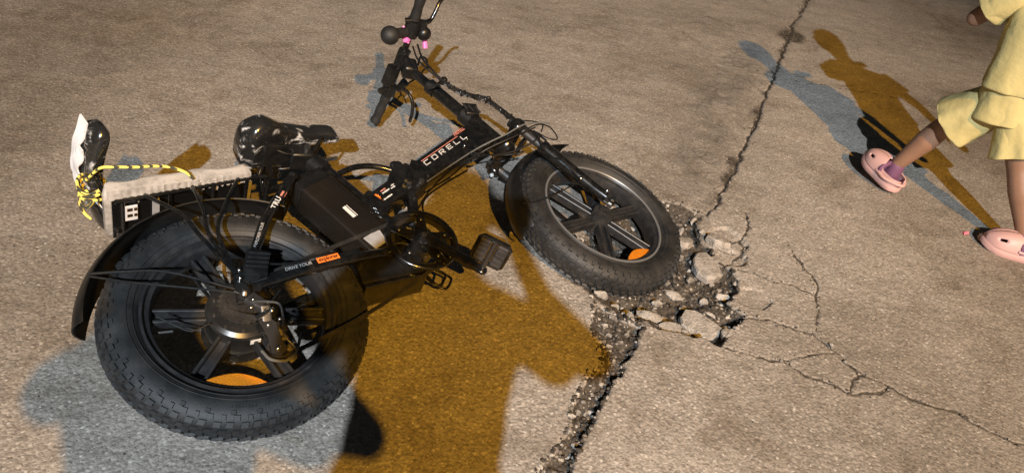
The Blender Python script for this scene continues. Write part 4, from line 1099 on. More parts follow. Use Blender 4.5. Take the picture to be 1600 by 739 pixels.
# saddle
def saddle_rings():
    rings = []
    for i in range(31):
        t = i / 30; x = 0.165 + 0.285 * t
        if t < 0.42: hw = 0.098 * math.sqrt(max(0.02, 1 - ((0.22 - t) / 0.23) ** 2 if t < 0.22 else 1)) if t < 0.22 else 0.098 - 0.040 * ((t - 0.22) / 0.20) ** 1.2
        else: hw = 0.058 - 0.036 * min(1, (t - 0.42) / 0.33)
        if t > 0.93: hw *= math.sqrt(max(0.03, 1 - ((t - 0.93) / 0.075) ** 2))
        top = 0.545 - 0.012 * math.sin(math.pi * min(1, t * 1.1)) + 0.010 * (1 - t) - 0.018 * max(0, t - .8) / .2
        thick = 0.104 - 0.058 * min(1, t / 0.5)
        if t < 0.10: top -= 0.026 * (1 - t / 0.10) ** 2; 
        if t < 0.10: thick *= 0.55 + 0.45 * t / 0.10
        ring = []
        for k in range(26):
            q = 2 * math.pi * k / 26; c, sn = math.cos(q), math.sin(q)
            z = (top - thick / 2) + thick / 2 * math.copysign(abs(sn) ** (0.7 if sn > 0 else 0.35), sn)
            y = hw * math.copysign(abs(c) ** 0.6, c) * (1.0 if sn > -0.3 else 0.93)
            if sn > 0.75: z -= 0.006 * max(0, 1 - abs(y) / 0.03)
            ring.append((x, y, z))
        rings.append(ring)
    return rings
sr = saddle_rings()
saddle = MB().rings(sr).build('saddle', 'vinyl', bike, ang=60, label='wide black saddle still in crumpled clear film')
MB().rings(inflate(sr, 0.003, 0.004)).build('film_wrap', 'film', saddle, ang=80)
MB().beam((0.215, 0, 0.446), (0.31, 0, 0.452), (0.13, 0.012), (0.07, 0.012), e=0.3).build('saddle_base', 'satin', saddle)
for sg in (-1, 1):
    MB().curve([(0.25, sg * 0.035, 0.445), (0.28, sg * 0.028, 0.432), (0.34, sg * 0.022, 0.434), (0.40, sg * 0.012, 0.490)], 0.004, 10).build('saddle_rail', 'satin', saddle)
MB().plate([(0.222, 0.446), (0.262, 0.436), (0.272, 0.441), (0.232, 0.452)], 0.02, 0.070).build('rear_badge', 'chrome', saddle, smooth=False, bevel=0.002)
seat_post = MB().cyl((0.352, 0, 0.388), (0.326, 0, 0.448), 0.0155, 20).build('seat_post', 'satin', bike)
MB().box((0.318, 0, 0.438), (0.06, 0.06, 0.04), Matrix.Rotation(0.25, 3, 'Y')).build('saddle_clamp', 'satin', seat_post, bevel=0.006)
MB().cyl((0.330, -0.042, 0.436), (0.330, 0.042, 0.436), 0.009, 12).build('clamp_bolt', 'steel', seat_post)
# ---- lettering
tx = Vector((0.26, 0, 0.110))
FY = -0.0338
TX = (0.895, 0, 0.386)
LU = Vector((0.9206, 0, 0.3905)); LN = Vector((-0.3905, 0, 0.9206))
STROKES = {'C': [((1, 1), (0, 1)), ((0, 1), (0, 0)), ((0, 0), (1, 0))], 'O': [((0, 0), (1, 0)), ((1, 0), (1, 1)), ((1, 1), (0, 1)), ((0, 1), (0, 0))],
           'R': [((0, 0), (0, 1)), ((0, 1), (1, 1)), ((1, 1), (1, .5)), ((1, .5), (.1, .45)), ((.45, .45), (1, 0))], 'E': [((1, 1), (0, 1)), ((0, 1), (0, 0)), ((0, 0), (1, 0)), ((0, .5), (.9, .5))], 'L': [((0, 1), (0, 0)), ((0, 0), (1, 0))]}
for i_, ch_ in enumerate('CORELL'):
    lt = MB(); o_ = Vector((0.640, FY - 0.0006 - 0.0 * i_, 0.3055)) + LU * (0.0372 * i_)
    for (a, b) in STROKES[ch_]:
        pa = o_ + LU * (a[0] * 0.019 + a[1] * 0.002) + LN * (a[1] * 0.0135); pb = o_ + LU * (b[0] * 0.019 + b[1] * 0.002) + LN * (b[1] * 0.0135)
        d_ = (pb - pa).normalized() * 0.0011
        lt.beam(pa - d_, pb + d_, (0.0009, 0.0026), e=0.1, n=8)
    lt.build('frame_letter', 'whiteprint', frame, smooth=False)
text_part('frame_small_lettering', 'FASTELL', 0.0150, (0.792, FY, 0.398), TX, (0, 0, 1), 'redprint', frame, shear=0.2)
MB().beam((0.632, FY, 0.3235), (0.800, FY, 0.396), (0.0008, 0.0022)).build('pinstripe', 'redprint', frame)
# star mark with print lines near the hinge
st_ = []
for k in range(20):
    a = 2 * math.pi * k / 20; r = 0.0135 if k % 2 == 0 else 0.0085
    st_.append((0.441 + r * math.cos(a), 0.229 + r * math.sin(a)))
MB().plate(st_, -0.0316, -0.0324).build('star_mark', 'orangeprint', frame, smooth=False)
for (x, z, L, m_) in ((0.462, 0.246, 0.024, 'redprint'), (0.464, 0.238, 0.030, 'label'), (0.500, 0.258, 0.016, 'label'), (0.496, 0.249, 0.018, 'label'), (0.436, 0.2065, 0.022, 'orangeprint'), (0.459, 0.2165, 0.036, 'label')):
    for j in range(int(L / 0.0042)):
        u = j * 0.0042
        MB().beam((x + u * .92, -0.0316, z + u * .39), (x + (u + 0.0030) * .92, -0.0316, z + (u + 0.0030) * .39), (0.0014, random.choice((0.003, 0.0042, 0.005)))).build('tiny_print', m_, frame, smooth=False)
SSX = Vector((0.120, -0.024, 0.134)).normalized()
text_part('seatstay_lettering', 'TRU', 0.0185, (0.150, -0.0862, 0.212), SSX, Vector((-0.74, -0.1, 0.66)), 'whiteprint', bike, spacing=1.1)
MB().beam((0.186, -0.0752, 0.258), (0.197, -0.0735, 0.270), (0.003, 0.012)).build('seatstay_dash', 'redprint', bike)
text_part('seatstay_small_lettering', 'EXPLORER YOUR', 0.0095, (0.064, -0.0985, 0.108), Vector((0.092, -0.012, 0.136)), Vector((-0.8, -0.1, 0.55)), 'dimprint', bike, spacing=0.95)
CSX = Vector((-0.27, -0.017, -0.016)).normalized()
a_ = Vector((0.165, -0.0852, 0.0285)); 
text_part('chainstay_lettering', 'DRIVE YOUR', 0.0120, (0.100, -0.0985, 0.0275), Vector((0.27, 0.017, 0.016)), (0, 0, 1), 'dimprint', bike, spacing=0.95, shear=0.2)
stk = MB().beam((0.180, -0.0935, 0.0365), (0.236, -0.0895, 0.0400), (0.0010, 0.0150), e=0.5).build('chainstay_sticker', 'orangeprint', bike)
text_part('sticker_lettering', 'explorer', 0.0150, (0.1835, -0.0942, 0.0325), Vector((0.27, 0.017, 0.016)), (0, 0, 1), 'blacktext', stk, spacing=0.95)

# ---- rope tied round the backrest and laid over the pad
rope_obj_m = BIKE
rope = MB()
rope.curve([(-0.200, -0.035, 0.440), (-0.175, -0.088, 0.420), (-0.150, -0.099, 0.408), (-0.110, -0.102, 0.396), (-0.073, -0.103, 0.390), (-0.040, -0.101, 0.382), (-0.011, -0.098, 0.362), (0.004, -0.088, 0.345)], 0.0036, 10)
for k in range(3):
    y0 = -0.030 + 0.011 * k
    loop = []
    for z in range(20):
        q = 2 * math.pi * z / 20
        loop.append((-0.192 + 0.028 * math.cos(q), y0 + 0.006 * math.sin(q * 2 + k), 0.432 + 0.030 * math.sin(q) - 0.004 * k))
    rope.tube(loop, 0.0036, 10, closed=True)
rope.curve([(-0.212, -0.02, 0.43), (-0.220, 0.000, 0.412), (-0.212, 0.010, 0.398), (-0.196, -0.008, 0.402), (-0.207, -0.025, 0.42)], 0.0036, 10)
rope.curve([(-0.215, -0.004, 0.43), (-0.222, 0.016, 0.415), (-0.216, 0.034, 0.400), (-0.206, 0.042, 0.388)], 0.0036, 10)
ro = rope.build('rope', 'rope')
ro.matrix_world = BIKE
tag(ro, 'yellow and black rope knotted round the bicycle backrest', 'rope')

# ================================================================ people
def capsule_chain(mb, chain, n=14):
    for (p, r), (q_, s) in zip(chain[:-1], chain[1:]):
        p, q_ = Vector(p), Vector(q_); d = q_ - p
        if d.length < 1e-5: continue
        mb.tube([p, q_], [r, s], n)
    for p, r in chain: mb.sphere(p, r, n, 9)
def fleshed(name, chains, mat, parent, voxel, smooth=6, wrinkle=None):
    mb = MB()
    for c in chains: capsule_chain(mb, c)
    o = mb.build(name, mat, parent)
    rm = o.modifiers.new('remesh', 'REMESH'); rm.mode = 'VOXEL'; rm.voxel_size = voxel; rm.use_smooth_shade = True
    sm = o.modifiers.new('smooth', 'SMOOTH'); sm.factor = 0.5; sm.iterations = smooth
    if wrinkle:
        tx_ = bpy.data.textures.new(name + '_folds', 'CLOUDS'); tx_.noise_scale = wrinkle[0]; tx_.noise_depth = 2
        dm = o.modifiers.new('folds', 'DISPLACE'); dm.texture = tx_; dm.strength = wrinkle[1]; dm.texture_coords = 'GLOBAL'
    return o
def hand_chains(wrist, fwd_, side, up_, L, curl=0.35, r=0.0075):
    # palm + five fingers; fwd_ towards fingertips, side towards thumb, up_ back of hand
    w = Vector(wrist); f = Vector(fwd_).normalized(); s = Vector(side); s = (s - f * s.dot(f)).normalized(); u = f.cross(s) * -1
    if u.dot(Vector(up_)) < 0: u = -u
    pl = 0.52 * L; out = []
    for k, o_ in enumerate((0.36, 0.12, -0.12, -0.34)):
        b = w + f * pl + s * (o_ * 0.42 * L)
        out.append([(w + s * (o_ * 0.22 * L), r * 1.5), (b, r * 1.35)])
        fl = L * (0.44, 0.49, 0.46, 0.36)[k]
        p1 = b + (f * math.cos(curl * .6) - u * math.sin(curl * .6)) * fl * 0.45
        p2 = p1 + (f * math.cos(curl * 1.6) - u * math.sin(curl * 1.6)) * fl * 0.32
        p3 = p2 + (f * math.cos(curl * 2.4) - u * math.sin(curl * 2.4)) * fl * 0.25
        out.append([(b, r * 1.05), (p1, r * .98), (p2, r * .9), (p3, r * .8)])
    t0 = w + f * (0.18 * L) + s * (0.14 * L); t1 = t0 + (f * .7 + s * .75 - u * .2).normalized() * 0.25 * L; t2 = t1 + (f * .95 + s * .3 - u * .3).normalized() * 0.2 * L
    out.append([(t0, r * 1.4), (t1, r * 1.1), (t2, r * .9)])
    return out
def head_parts(c, R, h, parent, hairlen):
    # c head centre, R facing rotation (local -Y... +Y is face direction), h head height
    c = Vector(c)
    def T(x, y, z): return c + R @ Vector((x * h, y * h, z * h))
    chains = [[(T(0, -0.06, 0.14), 0.36 * h), (T(0, 0.02, 0.02), 0.34 * h)], [(T(0, 0.12, -0.16), 0.25 * h), (T(0, 0.17, -0.33), 0.15 * h)],
              [(T(0, 0.36, 0.05), 0.035 * h), (T(0, 0.43, -0.08), 0.055 * h)], [(T(-0.07, 0.375, -0.22), 0.035 * h), (T(0.07, 0.375, -0.22), 0.035 * h)],
              [(T(-0.36, -0.02, 0.03), 0.05 * h), (T(-0.36, -0.03, -0.09), 0.04 * h)], [(T(0.36, -0.02, 0.03), 0.05 * h), (T(0.36, -0.03, -0.09), 0.04 * h)]]
    for sx in (-1, 1):
        MB().sphere(T(sx * 0.14, 0.335, 0.02), 0.05 * h, 12, 8).build('eye', 'eye', parent)
    hr = [[(T(0, -0.10, 0.20), 0.385 * h), (T(0, -0.14, 0.0), 0.36 * h)]]
    if hairlen: hr.append([(T(0, -0.22, -0.05), 0.30 * h), (T(0, -0.26, -hairlen), 0.20 * h)])
    fleshed('hair', hr, 'hair', parent, 0.012, 3, (0.03, 0.02))
    return chains

# ---- the walking child at the right edge
child = empty('person', Matrix.Translation((1.55, 2.40, 0)))
tag(child, 'child in yellow shorts and top with pink clogs, walking out of the picture', 'person')
KI = child.matrix_world.inverted()
def k_(p): return tuple(KI @ Vector(p))
hipc = Vector((1.600, 2.405, 0.455))
hl = Vector((1.565, 2.437, 0.435)); hr_ = Vector((1.635, 2.373, 0.435))
kl = Vector((1.490, 2.530, 0.280)); al = Vector((1.422, 2.560, 0.105))
kr = Vector((1.680, 2.300, 0.270)); ar = Vector((1.755, 2.215, 0.085))
ch_top = Vector((1.575, 2.42, 0.80)); neck = Vector((1.545, 2.43, 0.86)); hd = Vector((1.49, 2.45, 0.985))
shl = Vector((1.470, 2.47, 0.79)); shr = Vector((1.680, 2.385, 0.795))
ell = Vector((1.425, 2.55, 0.68)); wrl = Vector((1.545, 2.56, 0.755))
elr = Vector((1.765, 2.30, 0.69)); wrr = Vector((1.80, 2.21, 0.61))
body_ch = [
    [(k_(hipc), 0.085), (k_(hipc.lerp(ch_top, .4)), 0.082), (k_(hipc.lerp(ch_top, .8)), 0.090), (k_(ch_top), 0.06), (k_(neck), 0.036), (k_(hd), 0.05)],
    [(k_(hl), 0.068), (k_(hl.lerp(kl, .6)), 0.052), (k_(kl), 0.040), (k_(kl.lerp(al, .35)), 0.041), (k_(al), 0.026), (k_(al + Vector((-0.006, 0.004, -0.05))), 0.027)],
    [(k_(hr_), 0.068), (k_(hr_.lerp(kr, .6)), 0.052), (k_(kr), 0.040), (k_(kr.lerp(ar, .35)), 0.041), (k_(ar), 0.026), (k_(ar + Vector((0.0, 0.0, -0.04))), 0.027)],
    [(k_(al + Vector((-0.006, 0.0, -0.055))), 0.024), (k_(al + Vector((-0.040, 0.09, -0.045))), 0.020)],
    [(k_(ar + Vector((0.0, 0.0, -0.050))), 0.024), (k_(ar + Vector((-0.10, 0.03, -0.062))), 0.018)],
    [(k_(ch_top), 0.05), (k_(shl), 0.040), (k_(ell), 0.028), (k_(wrl), 0.019)],
    [(k_(ch_top), 0.05), (k_(shr), 0.040), (k_(elr), 0.028), (k_(wrr), 0.019)],
]
body_ch += hand_chains(k_(wrl), wrl - ell, (0.6, 0.3, 0.5), (-1, 0.3, 0.3), 0.115, 0.45, 0.0062)
body_ch += hand_chains(k_(wrr), wrr - elr, (-0.4, 0.6, 0.4), (0.3, -1, 0.3), 0.115, 0.45, 0.0062)
RH = Matrix.Rotation(math.radians(40), 3, 'Z')
body_ch += head_parts(k_(hd + Vector((0, 0, 0.02))), RH, 0.185, child, 0.75)
fleshed('body', body_ch, 'skin', child, 0.0055, 5)
def shorts_leg(h0, k0, flare):
    d = (k0 - h0); e = h0 + d * 0.80
    return [(k_(h0 + Vector((0, 0, 0.02))), 0.088), (k_(h0.lerp(e, .5)), 0.080), (k_(e), flare)]
# flared shorts as two open tubes under a waist ring, with thickness
def cloth_tube(name, rings_spec, mat, parent, wav=0.006, n=64, th=0.002, seed=0):
    rings = []
    rr = random.Random(seed); ph = [rr.uniform(0, 6.28) for _ in range(6)]
    for i, (c, axis_, ra, rb, wamp) in enumerate(rings_spec):
        c = Vector(c); z = Vector(axis_).normalized(); x = Vector((0.90, -0.42, 0)); x = (x - z * x.dot(z)).normalized(); y = z.cross(x)
        ring = []
        for k in range(n):
            q = 2 * math.pi * k / n
            w = 1 + wamp * (math.sin(5 * q + ph[0] + .3 * i) * .5 + math.sin(9 * q + ph[1]) * .35 + math.sin(3 * q + ph[2] - .2 * i) * .5)
            ring.append(c + x * (ra * w * math.cos(q)) + y * (rb * w * math.sin(q)))
        rings.append(ring)
    m = MB().rings(rings, caps=False)
    o = m.build(name, mat, parent, ang=180)
    sd = o.modifiers.new('thick', 'SOLIDIFY'); sd.thickness = th; sd.offset = 0
    sb = o.modifiers.new('sub', 'SUBSURF'); sb.levels = 2; sb.render_levels = 2
    tx_ = bpy.data.textures.new(name + '_folds', 'CLOUDS'); tx_.noise_scale = 0.11; tx_.noise_depth = 2
    dm = o.modifiers.new('folds', 'DISPLACE'); dm.texture = tx_; dm.strength = 0.016; dm.mid_level = 0.5; dm.texture_coords = 'GLOBAL'
    tx2 = bpy.data.textures.new(name + '_creases', 'STUCCI'); tx2.noise_scale = 0.025
    d2 = o.modifiers.new('creases', 'DISPLACE'); d2.texture = tx2; d2.strength = 0.0012; d2.mid_level = 0.5; d2.texture_coords = 'GLOBAL'
    return o
def leg_spec(h0, k0, spread):
    d = k0 - h0; ax_ = d.normalized(); out = []
    for t, r, w in ((-0.28, 0.066, 0.01), (0.0, 0.076, 0.02), (0.3, 0.082, 0.04), (0.56, 0.088, 0.06), (0.74, 0.094, 0.09)):
        out.append((k_(h0 + d * t), ax_, r, r * 0.94, w))
    return out
shorts = cloth_tube('shorts', leg_spec(hl, kl, 1), 'yellow', child, seed=1)
so = cloth_tube('shorts_leg', leg_spec(hr_, kr, 1), 'yellow', shorts, seed=2)
up = (ch_top - hipc).normalized()
cloth_tube('shorts_waist', [(k_(hipc + up * -0.055), up, 0.112, 0.092, 0.02), (k_(hipc + up * 0.0), up, 0.108, 0.092, 0.02), (k_(hipc + up * 0.05), up, 0.108, 0.092, 0.02), (k_(hipc + up * 0.085), up, 0.100, 0.088, 0.01)], 'yellow', shorts, seed=3)
top = cloth_tube('shirt', [(k_(hipc + up * 0.055), up, 0.116, 0.100, 0.06), (k_(hipc + up * 0.10), up, 0.112, 0.098, 0.04), (k_(hipc + up * 0.18), up, 0.110, 0.096, 0.03), (k_(hipc + up * 0.27), up, 0.116, 0.096, 0.02), (k_(hipc + up * 0.315), up, 0.108, 0.088, 0.02), (k_(hipc + up * 0.355), up, 0.070, 0.062, 0.0), (k_(hipc + up * 0.372), up, 0.046, 0.044, 0.0)], 'yellow', child, seed=4)
for s0, e0, nm in ((shl, ell, 5), (shr, elr, 6)):
    ax_ = (e0 - s0).normalized()
    cloth_tube('sleeve', [(k_(s0 - ax_ * 0.03), ax_, 0.045, 0.045, 0.0), (k_(s0 + ax_ * 0.02), ax_, 0.053, 0.053, 0.02), (k_(s0 + ax_ * 0.09), ax_, 0.056, 0.056, 0.05)], 'yellow', top, seed=nm)

def clog(name, heel, yaw, pitch, L, roll=0.0):
    # local: x to the toe, z up, origin at heel sole
    R = Matrix.Rotation(yaw, 3, 'Z') @ Matrix.Rotation(-pitch, 3, 'Y') @ Matrix.Rotation(roll, 3, 'X')
    h0 = Vector(heel)
    def T(x, y, z): return k_(h0 + R @ Vector((x, y, z)))
    def halfw(t): return L * (0.165 + 0.06 * math.sin(math.pi * min(1, t * 1.05)) + 0.045 * math.exp(-((t - .7) / .2) ** 2)) * math.sqrt(max(0.03, 1 - max(0, (t - .78) / .225) ** 2)) * math.sqrt(max(0.05, 1 - max(0, (.16 - t) / .165) ** 2))
    outl = []
    N = 20
    ts = [i / (N - 1) for i in range(N)]
    side = [(t * L, halfw(t)) for t in ts]
    loop = [(x, w) for x, w in side] + [(x, -w) for x, w in side[::-1]]
    rings = []
    for z, k in ((0.0, 0.95), (0.006, 1.03), (0.020, 1.04), (0.026, 1.0)):
        rings.append([T(L * .5 + (x - L * .5) * k, y * k, z + 0.010 * max(0, (x / L - .75) / .25) ** 2) for x, y in loop])
    sole = MB().rings(rings).build(name, 'clog', child, ang=40)
    # upper: shell over the forefoot, low wall round the heel
    rings = []; M_ = 15
    for i in range(N):
        t = ts[i]; w = halfw(t) * 1.0
        hgt = (0.30 * L if t < 0.5 else 0.30 * L) * math.sqrt(max(0.02, 1 - max(0, (t - .5) / .52) ** 2))
        cover = 1.0 if t > 0.50 else 0.30 + 0.10 * abs(t - .3)
        if 0.40 < t <= 0.50: cover = 0.34 + 0.66 * (t - 0.40) / 0.10
        ring_o = []
        for sgn in (1, -1):
            arc = []
            for j in range(M_):
                q = (math.pi / 2) * cover * j / (M_ - 1)
                arc.append((x_ := t * L, sgn * w * math.cos(q) ** 0.75, 0.024 + hgt * math.sin(q) ** 0.9))
            ring_o.append(arc)
        rings.append(ring_o)
    for sgn_i, nm in ((0, 'upper'), (1, 'upper')):
        vs = []; fs = []
        for i in range(N):
            for j in range(M_): vs.append(T(*rings[i][sgn_i][j]))
        for i in range(N - 1):
            for j in range(M_ - 1):
                # vent slots on the forefoot
                t = (ts[i] + ts[i + 1]) / 2
                if 0.66 < t < 0.80 and 5 <= j <= 6: continue
                fs.append((i * M_ + j, (i + 1) * M_ + j, (i + 1) * M_ + j + 1, i * M_ + j + 1))
        o = MB().add(vs, fs).build(nm, 'clog', sole, ang=60)
        sd = o.modifiers.new('thick', 'SOLIDIFY'); sd.thickness = 0.005; sd.offset = -1
    lin = []
    for z, k in ((0.027, 0.93), (0.0285, 0.90)): lin.append([T(L * .5 + (x - L * .5) * k, y * k, z) for x, y in loop])
    MB().rings(lin).build('insole', 'purple', sole)
    liner = [T(0.40 * L, -halfw(.4) * .9, 0.03), T(0.43 * L, -halfw(.4) * .8, 0.28 * L), T(0.46 * L, 0, 0.34 * L), T(0.43 * L, halfw(.4) * .8, 0.28 * L), T(0.40 * L, halfw(.4) * .9, 0.03)]
    MB().curve(liner, 0.0095, 8).build('collar', 'purple', sole)
    strap = [T(0.46 * L, halfw(.4) * 1.0, 0.19 * L), T(0.2 * L, halfw(.2) * 1.1, 0.20 * L), T(-0.03 * L, 0, 0.22 * L), T(0.2 * L, -halfw(.2) * 1.1, 0.20 * L), T(0.46 * L, -halfw(.4) * 1.0, 0.19 * L)]
    MB().curve(strap, 0.0062, 8).build('heel_strap', 'clog', sole)
    return sole
for a0, d0 in ((al, (-0.040, 0.09, -0.045)), (ar, (-0.10, 0.03, -0.055))):
    fleshed('sock', [[(k_(a0 + Vector((0, 0, -0.012))), 0.030), (k_(a0 + Vector((-0.004, 0.0, -0.045))), 0.031), (k_(a0 + Vector(d0) * 0.7), 0.026)]], 'purple', child, 0.005, 3)
clog('clog', (1.428, 2.495, 0.010), math.radians(114), math.radians(13), 0.205)
clog('clog', (1.835, 2.160, gz(1.78, 2.2) + 0.001), math.radians(158), math.radians(0), 0.205)

# ---- the person taking the picture: stands behind the camera, throws the two long shadows
ph = empty('person', Matrix.Translation((-0.02, -0.36, 0)))
tag(ph, 'person standing out of frame holding up a phone, their shadow on the road', 'person')
PI_ = Matrix.Translation((0.0, -0.36, 0)).inverted()
def p_(p): return tuple(PI_ @ Vector(p))
V = Vector
pch = [
    [(p_((0, -.36, 0.92)), 0.115), (p_((0, -.36, 1.05)), 0.115), (p_((0, -.35, 1.17)), 0.12), (p_((0, -.35, 1.26)), 0.085), (p_((0, -.33, 1.32)), 0.055), (p_((0, -.30, 1.42)), 0.06)],
    [(p_((-.04, -.36, 1.0)), 0.085), (p_((-.10, -.35, 1.20)), 0.08)], [(p_((.04, -.36, 1.0)), 0.085), (p_((.10, -.35, 1.20)), 0.08)],
]
for sg in (-1, 1):
    pch += [[(p_((sg * .065, -.36, 0.90)), 0.085), (p_((sg * .115, -.34, 0.70)), 0.078), (p_((sg * .12, -.33, 0.50)), 0.056), (p_((sg * .125, -.36, 0.36)), 0.056), (p_((sg * .13, -.40, 0.10)), 0.038), (p_((sg * .13, -.40, 0.05)), 0.040), (p_((sg * .15, -.25, 0.032)), 0.032), (p_((sg * .155, -.19, 0.028)), 0.026)],
            [(p_((sg * .07, -.35, 1.255)), 0.055), (p_((sg * .165, -.35, 1.23)), 0.050), (p_((sg * .25, -.27, 1.14)), 0.040), (p_((sg * (.290 + .040 * sg), -.24, 1.11)), 0.038), (p_((sg * .20, -.13, 1.15)), 0.032), (p_((sg * .125, -.065, 1.235 + sg * .012)), 0.025)]]
    pch += hand_chains(p_((sg * .125, -.065, 1.235 + sg * .012)), (-sg * .30, .35, .55), (-sg * .5, 0.0, .6), (sg * .8, -.2, .2), 0.15, 0.55, 0.0085)
pch += head_parts(p_((0, -.28, 1.455)), Matrix.Rotation(0, 3, 'Z'), 0.225, ph, 0.35)
fleshed('body', pch, 'skin', ph, 0.0075, 4)
sh = [[(p_((0, -.36, 0.96)), 0.135), (p_((0, -.355, 1.10)), 0.13), (p_((0, -.35, 1.18)), 0.128), (p_((0, -.35, 1.27)), 0.09)], [(p_((-.045, -.36, 0.90)), 0.095), (p_((-.08, -.35, 1.20)), 0.085)], [(p_((.045, -.36, 0.90)), 0.095), (p_((.08, -.35, 1.20)), 0.085)]]
for sg in (-1, 1): sh.append([(p_((sg * .07, -.35, 1.255)), 0.062), (p_((sg * .165, -.35, 1.23)), 0.056), (p_((sg * .24, -.28, 1.13)), 0.052)])
fleshed('shirt', sh, 'greycloth', ph, 0.01, 4, (0.08, 0.012))
tr_ = []
for sg in (-1, 1): tr_.append([(p_((sg * .055, -.36, 0.92)), 0.098), (p_((sg * .115, -.34, 0.70)), 0.098), (p_((sg * .12, -.33, 0.50)), 0.082), (p_((sg * .128, -.37, 0.25)), 0.068), (p_((sg * .13, -.395, 0.10)), 0.062)])
tr_.append([(p_((-.04, -.36, 0.93)), 0.105), (p_((.04, -.36, 0.93)), 0.105)])
fleshed('trousers', tr_, 'navy', ph, 0.01, 4, (0.09, 0.012))
for sg in (-1, 1):
    fleshed('shoe', [[(p_((sg * .13, -.41, 0.045)), 0.043), (p_((sg * .14, -.33, 0.045)), 0.044), (p_((sg * .152, -.22, 0.034)), 0.036), (p_((sg * .158, -.16, 0.030)), 0.029)]], 'satin', ph, 0.007, 3)
cm = cam.matrix_world
phone = MB().box((0.045, 0.0, 0.016), (0.165, 0.076, 0.008)).xf(lambda p: cm @ p).build('phone', 'satin', None, smooth=False, bevel=0.003)
tag(phone, 'black phone held out sideways by the person out of frame', 'phone')

# ================================================================ stones, gravel and litter
def stone_mesh(name, seed, flat, angular=0.0):
    r = random.Random(seed)
    mb = MB(); n, m = 18, 11; rings = []
    off = Vector((r.uniform(0, 50), r.uniform(0, 50), r.uniform(0, 50)))
    planes = [(Vector((r.uniform(-1, 1), r.uniform(-1, 1), r.uniform(-.4, 1))).normalized(), r.uniform(0.55, 0.8)) for _ in range(10)]
    for i in range(1, m):
        th = math.pi * i / m; ring = []
        for k in range(n):
            d = Vector((math.sin(th) * math.cos(2 * math.pi * k / n), math.sin(th) * math.sin(2 * math.pi * k / n), math.cos(th)))
            rad = 1 + 0.30 * mnoise.noise(d * 1.1 + off) + 0.16 * mnoise.noise(d * 3.1 + off) + 0.07 * mnoise.noise(d * 7.0 + off)
            for nv, dd in planes:
                c = d.dot(nv) * rad
                if c > dd: rad *= dd / c
            ring.append(Vector((d.x * rad, d.y * rad, d.z * rad * flat)))
        rings.append(ring)
    mb.rings(rings)
    return mb
def slab_mesh(seed, sx, sy, sz):
    r = random.Random(seed); n = 11; base = []
    for k in range(n):
        a = 2 * math.pi * (k + r.uniform(-.3, .3)) / n; q = r.uniform(0.72, 1.05)
        base.append((math.cos(a) * q * sx / 2, math.sin(a) * q * sy / 2))
    mb = MB(); rings = []
    for z, kk in ((-0.5, 0.80), (-0.1, 1.02), (0.30, 1.0), (0.46, 0.90), (0.5, 0.55), (0.51, 0.12)):
        rings.append([(x * kk * (1 + r.uniform(-.05, .05)), y * kk * (1 + r.uniform(-.05, .05)), z * sz + r.uniform(-.06, .06) * sz) for x, y in base])
    return mb.rings(rings)
def place_slab(x, y, sx, sy, sz, rot, seed, label, group, tilt=(0, 0)):
    o = slab_mesh(seed, sx, sy, sz).build('asphalt_lump', 'chunk', ang=24)
    o.location = (x, y, gz(x, y) + sz * 0.30); o.rotation_euler = (tilt[0], tilt[1], rot)
    tag(o, label, 'asphalt lump', group)
    return o
def place_stone(x, y, sx, sy, sz, rot, seed, mat, label, name='stone', group=None, lift=0.3, cat='stone'):
    mb = stone_mesh(name, seed, 1.0)
    R = Matrix.Rotation(rot, 3, 'Z') @ Matrix.Rotation(random.uniform(-.15, .15), 3, 'X')
    mb.xf(lambda p: R @ Vector((p.x * sx / 2, p.y * sy / 2, p.z * sz / 2)))
    o = mb.build(name, mat, ang=30)
    o.location = (x, y, gz(x, y) + sz * lift)
    tag(o, label, cat, group)
    return o
G1 = 'loose stones in the pothole'
D = math.radians
BIG = [
    (0.600, 2.085, 0.062, 0.022, 0.022, D(58), 'stone', 'thin pale sliver of stone at the top rim of the pothole'),
    (0.560, 2.035, 0.020, 0.058, 0.020, D(-10), 'stone', 'narrow upright stone just left of the pale sliver'),
    (0.615, 1.835, 0.085, 0.120, 0.045, D(20), 'chunk', 'large asphalt lump in the middle of the pothole'),
    (0.517, 1.725, 0.078, 0.040, 0.026, D(-6), 'stone', 'long flat pale stone beside the front tyre'),
    (0.655, 1.715, 0.050, 0.032, 0.024, D(8), 'stone', 'flat pale stone against the right wall of the pothole'),
    (0.423, 1.563, 0.090, 0.055, 0.032, D(-22), 'stone', 'broad pale stone on the near rim of the pothole'),
    (0.490, 1.548, 0.052, 0.046, 0.036, D(10), 'stone', 'round grey stone beside the broad pale stone'),
    (0.572, 1.578, 0.135, 0.085, 0.040, D(-38), 'chunk', 'biggest flat asphalt slab lying in the near end of the pothole'),
    (0.645, 1.580, 0.042, 0.030, 0.022, D(15), 'stone', 'small pale stone in the near right corner of the pothole'),
    (0.612, 1.638, 0.045, 0.018, 0.014, D(-30), 'stone', 'sliver of stone just behind the biggest asphalt slab'),
    (0.600, 1.700, 0.032, 0.026, 0.020, D(40), 'stone', 'small stone between the two asphalt lumps'),
    (0.276, 1.610, 0.056, 0.036, 0.034, D(0), 'stone', 'bright pale stone right below the front tyre'),
]
SLABS = [(0.560, 1.955, 0.075, 0.060, 0.030, 0.4, 'flat asphalt piece near the top of the pothole beside the tyre'),
         (0.655, 1.945, 0.070, 0.085, 0.032, 1.2, 'broken asphalt corner hanging on the upper right rim of the pothole'),
         (0.470, 1.520, 0.075, 0.045, 0.026, 0.2, 'low asphalt shard on the near rim of the pothole'),
         (0.535, 1.610, 0.060, 0.042, 0.022, 2.0, 'small asphalt shard left of the biggest slab'),
         (0.640, 1.530, 0.055, 0.045, 0.028, 0.9, 'asphalt shard in the nearest corner of the pothole')]
